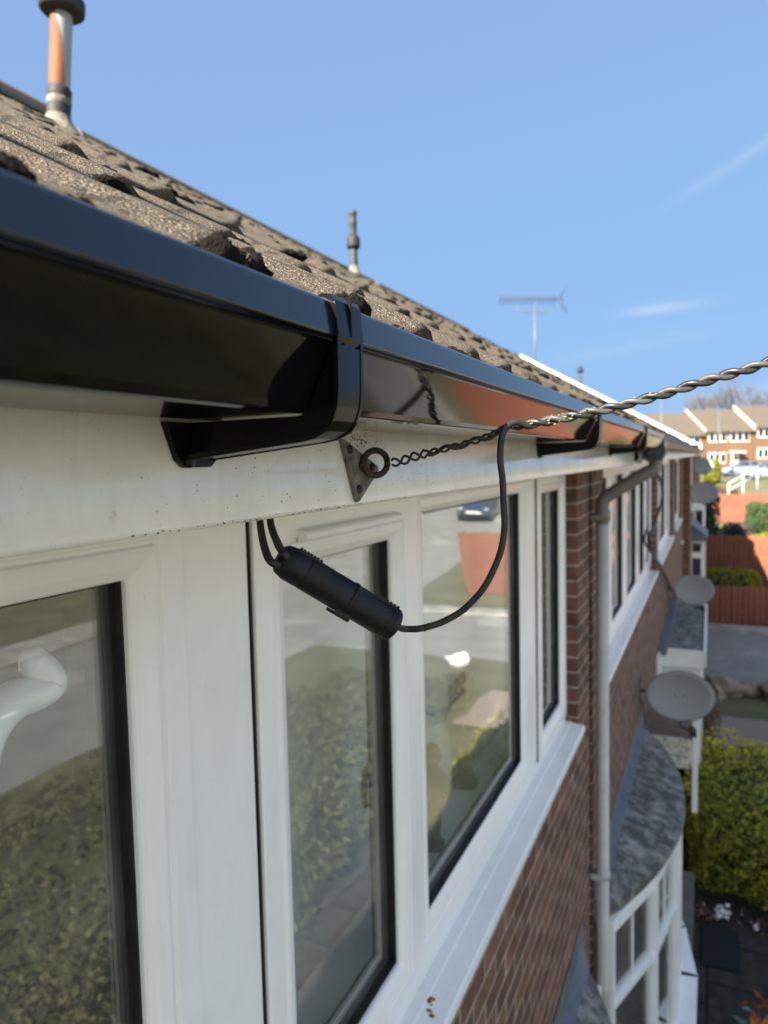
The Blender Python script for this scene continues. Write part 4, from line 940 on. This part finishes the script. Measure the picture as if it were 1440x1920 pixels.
def shrub_px(label, cat, pa, pb, pt, Y, d, n, size, m, seed, lumps=.1, name='shrub'):
    x0 = at(pa, pt, Y=Y).x; x1 = at(pb, pt, Y=Y).x; return shrub(label, cat, x0, x1, Y, Y + d, gz(Y + d / 2), at((pa + pb) / 2, pt, Y=Y).z, n, size, m, seed, lumps, name)
def shrub(label, cat, x0, x1, y0, y1, z0, z1, n, size, m, seed, lumps=.12, name='shrub', group=None):
    T = thing(name, label, cat, ((x0 + x1) / 2, (y0 + y1) / 2, z0), group)
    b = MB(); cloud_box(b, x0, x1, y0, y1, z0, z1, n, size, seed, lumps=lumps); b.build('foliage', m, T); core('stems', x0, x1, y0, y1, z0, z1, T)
    return T
HG = shrub('thick green and gold hedge below the curved canopy', 'hedge', -.30, 1.75, 8.35, 10.8, -5, -3.88, 32000, .028, L_HEDGE, 1, .16, 'hedge')
b = MB(); R = random.Random(8); k = 0
while k < 3700:
    p = Vector((R.uniform(-.28, 1.7), R.uniform(8.9, 10.8), -3.91)); q = mnoise.noise(p * 2.3 + Vector((1, 0, 0))) * .16; e = mnoise.noise(p * 1.7 + Vector((5, 2, 0)))
    k += 1
    if e + (p.y - 9.2) * .35 < R.uniform(-.3, .5): continue
    b.leaf(p + Vector((0, 0, q + R.uniform(-.10, .06))), .026, 0, .5, Vector((0, -.3, 1)))
b.build('new_growth', leafmat('golden_leaves', [(.52, .45, .05), (.38, .38, .05), (.58, .50, .09)]), HG, label='golden new growth along the top')
shrub('dark bush beside the gravel bed behind the gold hedge', 'shrub', -.35, .12, 12.6, 15.0, -5, -4.2, 2500, .035, L_BROWN, 2, .12)
b = MB(); b.box(.10, .17, 12.3, 15.6, -5, -4.75); tag(b.build('gravel_edging', M['coping'], bevel=.01), 'thin grey edging board along the gravel bed', 'edging')
for k, (x, y, r_) in enumerate(((.30, 16.2, .30), (.0, 15.8, .24), (.75, 16.35, .22), (1.35, 16.2, .34), (-.05, 13.6, .28))):
    tag(MB().lump((x, y, -5 + r_ * .45), r_ * 1.2, r_ * .8, r_ * .75, seed=k + 3, amp=.3, freq=1.6, nu=18, nv=12).build('rock', M['stone']),
        ['large pale rock at the road edge behind the big dish', 'small rock nearest the terrace at the road edge', 'low rock between two larger ones at the road edge', 'brown rock at the right end of the rock row', 'mossy rock half hidden by the dark bush beside the gravel'][k], 'rock', 'rocks along the side road')
gw = MB().box(-.30, -.13, 6.15, 8.0, -5, -4.42).build('garden_wall', M['coping'], bevel=.015); tag(gw, 'low grey garden wall beside the white bay window', 'wall')
dm = MB().box(-.06, .30, 7.35, 8.0, -4.99, -4.965).build('doormat', M['mat'], bevel=.01); tag(dm, 'dark navy doormat on the shaded paving', 'doormat')
b = MB(); b.lathe((-.08, 5.25, -5), [(.0, .01), (.12, .01), (.15, .30), (.165, .31), (.165, .33), (.14, .33), (.115, .04), (0, .04)], n=20); rd = b.build('tub', M['red']); tag(rd, 'red plastic tub half hidden behind the bay sill', 'tub')
# flowers beside the mat
FL = thing('flower_clump', 'small clump of white and pink flowers at the foot of the hedge', 'flowers', (.2, 8.25, -5)); b = MB(); w_ = MB(); pk = MB(); R = random.Random(3)
for k in range(120): b.leaf((R.uniform(-.15, 1.1), R.uniform(8.08, 8.4), -4.97 + R.random() * .10), .03)
b.build('foliage', L_DARK, FL)
for k in range(60): w_.leaf((.14 + R.gauss(0, .035), 8.1 + R.gauss(0, .04), -4.86 + R.gauss(0, .02)), .022, 0, .9)
for k in range(8): 
    for j in range(5): w_.leaf((R.choice([.45, .62, .95, 1.1, .8]) + R.gauss(0, .02), 8.05 + R.gauss(0, .05), -4.9), .016, 0, .9)
for k in range(90): pk.leaf((R.uniform(-.12, .1) + (R.random() < .4) * R.uniform(.3, .9), 8.1 + R.gauss(0, .06), -4.9 + R.gauss(0, .03)), .018, 0, .8)
kind(w_.build('petal', M['litter'], FL, label='white petals'), 'stuff'); kind(pk.build('petal', mat('pink_petal', (.30, .14, .15), .7), FL, label='dull pink petals'), 'stuff')
# plant with orange young leaves
def leafy(label, base, n, seed):
    T = thing('leafy_plant', label, 'plant', base, 'young plants at the corner'); R = random.Random(seed); g_ = MB(); o_ = MB(); s_ = MB()
    for k in range(n):
        a = R.random() * 6.28; h = R.uniform(.35, .75); r_ = R.uniform(.05, .28); p = Vector((base[0] + r_ * math.cos(a), base[1] + r_ * math.sin(a), base[2] + h)); s_.tube([base, (Vector(base) + p) / 2 + Vector((0, 0, .08)), p], .005, 5)
        for j in range(5): (o_ if (h > .52 and R.random() < .75) else g_).leaf(p + Vector((R.gauss(0, .04), R.gauss(0, .04), R.gauss(0, .04))), .055, 0, .42, Vector((0, 0, 1)))
    s_.build('stem', M['bark'], T); g_.build('foliage', L_BLUEGREEN, T, label='blue-green leaves'); o_.build('young_foliage', L_ORANGE, T, label='orange young leaves')
leafy('taller plant with orange young leaves at the lower right corner of the paving', (.46, 5.75, -5), 26, 1)
leafy('small plant with one orange leaf cluster left of the taller orange plant', (.08, 5.05, -5), 10, 2)

# fences
def fence(label, pts, hgt, group='red timber fences', tops=None):
    T = thing('fence', label, 'fence', (pts[0][0], pts[0][1], gz(pts[0][1])), group); bd = MB(); ps = MB(); rl = MB(); up = Vector((0, 0, 1)); R = random.Random(len(label))
    for a, c in zip(pts, pts[1:]):
        a = Vector((a[0], a[1], 0)); c = Vector((c[0], c[1], 0)); L_ = (c - a).length; d = (c - a) / L_; nn = Vector((d.y, -d.x, 0)); n_ = int(L_ / .145)
        for k in range(n_):
            p = a + d * ((k + .5) * L_ / n_); z = gz(p.y); h = hgt + R.uniform(-.012, .012); bd.obox(p + nn * (.012 * (k % 2)) + up * (z + h / 2 + .03), d, nn, up, .066, .009, h / 2)
        for k in range(int(L_ / 1.9) + 1):
            p = a + d * min(k * 1.9, L_); MB().obox(p - nn * .06 + up * (gz(p.y) + hgt / 2), d, nn, up, .045, .045, hgt / 2 + .05).build('post', M['fence'], T)
        for q in (.25, .8):
            m0 = (a + c) / 2; rl.obox(m0 - nn * .03 + up * ((gz(a.y) + gz(c.y)) / 2 + hgt * q), d, nn, up, L_ / 2, .018, .035)
    bd.build('boards', M['fence'], T, bevel=.003, seg=1); rl.build('rails', M['fence'], T)
    return T
fence('lower red board fence along the far side of the side road', [(-.8, 22.75), (2.2, 23.2), (8.2, 29.6)], 1.12)
fence('taller red board fence behind the yellow low hedge', [(-.8, 25.3), (7.0, 24.9)], 2.25)
fence('distant dark red fence across the terraced garden', [(-1.6, 41.0), (4.4, 41.0)], 1.45)
shrub('low yellow-green hedge between the two red fences', 'hedge', -.6, 1.4, 23.3, 24.3, gz(23.7), gz(23.7) + 1.55, 5000, .05, L_YELLOW, 5, .12, 'hedge')
shrub_px('clipped yellow conifer block behind the taller fence', 'shrub', 1360, 1393, 1007, 28.5, .8, 5000, .045, L_YELLOW, 6, .05)
shrub_px('wider yellow conifer at the right edge behind the taller fence', 'shrub', 1402, 1465, 1004, 27.5, 1.2, 6000, .05, L_YELLOW, 7, .10)
shrub_px('dark green bush left of the yellow conifers', 'shrub', 1325, 1362, 1012, 30, 1.0, 4000, .05, L_DARK, 8, .1)
shrub_px('purple brown shrub behind the yellow conifer block', 'shrub', 1356, 1415, 985, 33, 1.4, 5000, .05, L_PURPLE, 9, .2)
shrub_px('rounded green bush in front of the distant fence', 'shrub', 1400, 1475, 945, 37, 1.5, 6000, .06, L_GREEN, 10, .15)
shrub('brown winter hedge below the white handrail', 'hedge', -1.2, 1.4, 47.0, 49.0, gz(48), gz(48) + 1.1, 6000, .07, L_BROWN, 11, .15, 'hedge')
shrub('dark evergreen bush against the end of the terrace', 'shrub', -.6, .2, 27.0, 28.5, gz(28), gz(28) + 3.6, 5000, .06, L_DARK, 12, .2)
shrub('yellow-green bush below the bargeboard end', 'shrub', -.6, .6, 62, 63.5, gz(62), gz(62) + 1.9, 3500, .09, L_YELLOW, 13, .15)
# things seen as reflections in the glass
shrub('long golden-green garden hedge facing the near windows', 'hedge', 2.5, 5.9, .2, 10.6, -5, -3.55, 70000, .036, L_OLIVE, 20, .3, 'hedge')
shrub('olive bush between the garden hedge and the side road', 'shrub', 3.2, 6.0, 12.3, 14.0, -5, -4.4, 14000, .036, L_OLIVE, 21, .3)
lt = MB().lump((4.25, 16.3, -4.86), .27, .19, .17, seed=6, amp=.6, freq=2.4, nu=18, nv=12).build('plastic_bag', M['litter']); tag(lt, 'crumpled white plastic bag lying on the grass by the side road', 'bag')

# handrail
hr = thing('handrail', 'white sloping handrail beside the steps above the brown hedge', 'handrail', (1.5, 46, gz(46))); b = MB()
a = at(1366, 921, Y=45); c = at(1420, 890, Y=47); a2 = at(1366, 915, Y=45)
for off in (0, .38): b.tube([a + Vector((0, 0, off + .05)), c + Vector((0, 0, off + .05))], .022, 6)
b.build('rail', M['whitepaint'], hr); ps = MB()
for f in (0, .5, 1): q = a.lerp(c, f); ps.tube([q - Vector((0, 0, .9)), q + Vector((0, 0, .45))], .028, 6)
ps.build('post', M['whitepaint'], hr)

# ------------------------------------------------------------------ cars
def car(label, loc, rot, paint, group='parked cars'):
    T = thing('parked_car', label, 'car', (0, 0, 0), group)
    # sections along the length (x forward): (x, half width, sill z, shoulder z)
    b = MB(); sec = [(-2.05, .70, .45, .80), (-1.95, .82, .30, .95), (-1.2, .87, .24, 1.0), (0, .88, .22, .98), (1.1, .87, .24, .93), (1.75, .82, .28, .80), (2.05, .68, .36, .62)]
    vs = []; 
    for x, hw, z0, z1 in sec: vs += [(x, -hw * .92, z0), (x, -hw, (z0 + z1) / 2), (x, -hw * .94, z1), (x, 0, z1 + .04), (x, hw * .94, z1), (x, hw, (z0 + z1) / 2), (x, hw * .92, z0)]
    fs = [(7 * k + i, 7 * k + i + 1, 7 * k + i + 8, 7 * k + i + 7) for k in range(len(sec) - 1) for i in range(6)] + [(7 * k, 7 * k + 6, 7 * k + 13, 7 * k + 7) for k in range(len(sec) - 1)] + [tuple(range(7)), tuple(range(len(vs) - 7, len(vs)))]
    b.add(vs, fs, 0, True); b.build('body', paint, T, bevel=.02)
    cab = [(-1.75, .74, .97), (-1.15, .62, 1.42), (.05, .62, 1.45), (.95, .76, .95)]
    r_ = MB(); g_ = MB(); vs = []
    for x, hw, z in cab: vs += [(x, -hw, z), (x, hw, z)]
    r_.add([(-1.15, -.60, 1.42), (-1.15, .60, 1.42), (.05, .60, 1.45), (.05, -.60, 1.45), (-.5, 0, 1.49)], [(0, 1, 4), (1, 2, 4), (2, 3, 4), (3, 0, 4)], 0, True)
    for s in (-1, 1):
        for (x0, x1, w0, w1, z0, z1) in ((-1.78, -1.18, .76, .62, .96, 1.43), (.02, .98, .62, .78, 1.46, .93)): r_.tube([(x0, s * w0, z0), (x1, s * w1, z1)], .035, 6)
        r_.tube([(-.55, s * .80, .96), (-.55, s * .62, 1.44)], .035, 6); r_.tube([(-1.17, s * .61, 1.425), (.04, s * .61, 1.45)], .03, 6)
    r_.build('roof', paint, T)
    g_.add([(-1.75, -.74, .97), (-1.75, .74, .97), (-1.16, .60, 1.41), (-1.16, -.60, 1.41)], [(0, 1, 2, 3)]); g_.build('rear_window', M['carglass'], T)
    MB().add([(.95, -.76, .95), (.95, .76, .95), (.05, .60, 1.44), (.05, -.60, 1.44)], [(0, 1, 2, 3)]).build('windscreen', M['carglass'], T)
    for s in (-1, 1): MB().add([(-1.72, s * .77, .97), (.92, s * .79, .96), (.05, s * .615, 1.43), (-1.14, s * .615, 1.40)], [(0, 1, 2, 3)]).build('side_window', M['carglass'], T)
    for x in (-1.3, 1.3):
        for s in (-1, 1):
            wv = MB().lathe((x, s * .70, .31), [(.0, 0), (.22, 0), (.30, .01), (.315, .03), (.315, .16), (.30, .18), (.21, .185)], axis=Vector((0, s, 0)), n=20).build('wheel', M['tyre'], T)
            MB().lathe((x, s * .70, .31), [(.205, .178), (.19, .165), (.06, .175), (0, .18)], axis=Vector((0, s, 0)), n=16).build('rim', M['chrome'], wv)
    for s in (-1, 1):
        MB().lump((1.93, s * .58, .66), .10, .17, .085, seed=1, amp=.05, nu=12, nv=8).build('headlight', M['lamp'], T)
        MB().lump((-2.0, s * .64, .80), .05, .12, .09, seed=1, amp=.05, nu=12, nv=8).build('tail_light', M['red'], T)
        MB().lump((.62, s * .95, .98), .07, .10, .06, seed=1, amp=.05, nu=10, nv=6).build('mirror', paint, T)
    MB().box(2.0, 2.075, -.42, .42, .40, .56).build('grille', M['black'], T, bevel=.01); MB().box(2.06, 2.085, -.26, .26, .42, .53).build('number_plate', M['whitepaint'], T)
    T.location = loc; T.rotation_euler = (0, 0, rot)
    return T
PB = mat('dark_blue_car_paint', (.02, .035, .075), .2, coat=.6); PS = mat('silver_car_paint', (.30, .33, .37), .22, metal=.3, coat=.6)
car('dark blue car facing down the main road', (11.1, 41.5, gz(41.5)), -math.pi / 2, PB)
ca = at(1425, 872, Y=72); car('grey blue car parked at the right edge in front of the far terrace', (ca.x + .6, 72, gz(72)), math.radians(200), PS)
ca = at(1392, 866, Y=80); car('pale car parked beyond the handrail left of the grey blue one', (ca.x, 80, gz(80)), math.radians(195), mat('pale_blue_car_paint', (.16, .20, .28), .25, coat=.6))

# ------------------------------------------------------------------ far terrace
FT = Vector((.80, .60, 0)); FN = Vector((.60, -.80, 0)); UP = Vector((0, 0, 1))
def far_house(label, o, W_, zb, ze, zr, verge):
    H = thing('terraced_house', label, 'house', (o.x, o.y, zb), 'houses of the far terrace'); D_ = 7.5
    def P(t, n_, z): return Vector((o.x, o.y, 0)) + FT * t + FN * n_ + UP * z
    b = MB(); b.add([P(0, 0, zb), P(W_, 0, zb), P(W_, 0, ze), P(0, 0, ze), P(0, -D_, zb), P(W_, -D_, zb), P(W_, -D_, ze), P(0, -D_, ze), P(0, -D_ / 2, zr - .1), P(W_, -D_ / 2, zr - .1)],
          [(0, 1, 2, 3), (4, 5, 6, 7), (0, 4, 7, 8, 3), (1, 5, 6, 9, 2)]); b.build('wall', M['brick_sun'], H)
    b = MB(); ov = .35; sl = (zr - ze) / (D_ / 2)
    for s0, s1 in ((ov, -D_ / 2), (-D_ - ov, -D_ / 2)):
        z0 = ze - sl * ov; q = [P(-.05, s0, z0), P(W_ + .05, s0, z0), P(W_ + .05, s1, zr), P(-.05, s1, zr)]
        b.add(q + [p + UP * .12 for p in q], [(0, 1, 2, 3), (4, 5, 6, 7), (0, 1, 5, 4), (1, 2, 6, 5), (2, 3, 7, 6), (3, 0, 4, 7)])
    Rf = b.build('roof', M['farroof'], H)
    if verge:
        b = MB(); a = P(W_ + .06, ov, ze - sl * ov + .1); c = P(W_ + .06, -D_ / 2, zr + .1); d = (c - a).normalized(); n2 = FT.cross(d).normalized(); b.obox((a + c) / 2, d, FT, n2, (c - a).length / 2, .05, .15); b.build('bargeboard', M['farverge'], Rf)
        a = P(-.06, ov, ze - sl * ov + .1); c = P(-.06, -D_ / 2, zr + .1); b = MB(); d = (c - a).normalized(); n2 = FT.cross(d).normalized(); b.obox((a + c) / 2, d, FT, n2, (c - a).length / 2, .05, .15); b.build('bargeboard', M['farverge'], Rf)
    for z0, z1, runs in ((ze - 1.45, ze - .2, ((.5, 3.0), (3.5, 6.2))), (zb + .9, zb + 2.2, ((.5, 2.9),))):
        for t0, t1 in runs:
            w_ = MB(); w_.obox(P((t0 + t1) / 2, .02, (z0 + z1) / 2), FT, FN, UP, (t1 - t0) / 2, .05, (z1 - z0) / 2); Wn = w_.build('window', M['whitepaint'], H)
            g_ = MB(); n_ = 3
            for k in range(n_): g_.obox(P(t0 + (t1 - t0) * (k + .5) / n_, .075, (z0 + z1) / 2), FT, FN, UP, (t1 - t0) / n_ / 2 - .09, .005, (z1 - z0) / 2 - .12)
            g_.build('pane', M['carglass'], Wn)
    b = MB(); b.obox(P(4.2, .04, zb + 1.02), FT, FN, UP, .48, .05, 1.02); dr = b.build('door', M['whitepaint'], H); b = MB(); b.obox(P(4.2, .10, zb + 1.5), FT, FN, UP, .22, .01, .3); b.build('pane', M['carglass'], dr)
    b = MB(); b.obox(P(4.2, .5, zb + 2.25), FT, FN, UP, .8, .5, .08); b.build('door_canopy', M['whitepaint'], H)
    return H
fo = at(1226, 870, Y=92); fo = Vector((fo.x, 92, 0)); labs = ['lowest far brick house showing only its brown roof behind the gutter end', 'far brick house with small white verge step, second from the left', 'far brick house with the long white bargeboard right of its windows', 'far brick house at the right edge of the picture, highest roof']
for k in range(4):
    far_house(labs[k], fo + FT * (k * 6.9) - FN * 0, 6.8, -2.6 + k * .45, 2.35 + k * .45, 5.0 + k * .45, k >= 1)

# lamp posts and bare tree
def lamp_post(label, px, ytop, ybot, Y):
    p = at(px, ybot, Y=Y); q = at(px, ytop, Y=Y); T = thing('street_lamp', label, 'street lamp', (p.x, Y, gz(Y)), 'far street lamps'); MB().tube([(p.x, Y, gz(Y)), (q.x, Y, q.z)], .07, 8).build('column', M['steel'], T)
    b = MB(); b.tube([(q.x, Y, q.z), (q.x + .15, Y, q.z + .12), (q.x - .8, Y, q.z + .18)], .04, 6); b.lump((q.x - .8, Y, q.z + .15), .35, .12, .08, seed=1, amp=.05, nu=12, nv=6); b.build('lamp_head', M['steel'], T)
lamp_post('slim lamp column just right of the white bargeboard against the sky', 1240, 742, 800, 70); lamp_post('pale lamp column in front of the far brown roofs', 1348, 768, 850, 75)
def bare_tree(label, base, h, seed):
    T = thing('bare_tree', label, 'tree', base, 'bare winter trees behind the far houses'); R = random.Random(seed); tr = MB(); cr = MB()
    top = Vector(base) + UP * (h * .4); tr.tube([Vector(base), top], .2, 8, taper=lambda f: .28 - .12 * f); tr.build('trunk', M['bark'], T)
    def grow(p, d, L, r_, dep):
        q = p + d * L; cr.tube([p, (p + q) / 2 + Vector((R.gauss(0, .05), R.gauss(0, .05), 0)) * L, q], r_, 5, taper=lambda f: r_ * (1 - .45 * f))
        if dep == 0: return
        for k in range(R.randint(3, 4)): grow(p.lerp(q, R.uniform(.45, 1)), (d + Vector((R.gauss(0, .5), R.gauss(0, .5), R.gauss(.1, .3)))).normalized(), L * R.uniform(.6, .8), r_ * .55, dep - 1)
    for k in range(6): grow(top - UP * R.random() * h * .1, Vector((R.gauss(0, .6), R.gauss(0, .6), 1)).normalized(), h * .2, .09, 4)
    cr.build('crown', M['bark'], T)
for k, (px, hgt) in enumerate(((1325, 15.5), (1378, 17.5), (1425, 16.0))):
    p = at(px, 800, Y=128); bare_tree(['bare tree leftmost behind the far roofs', 'tallest bare tree, middle one behind the far roofs', 'bare tree at the right edge behind the far roofs'][k], (p.x, 128, gz(128)), hgt, k + 20)
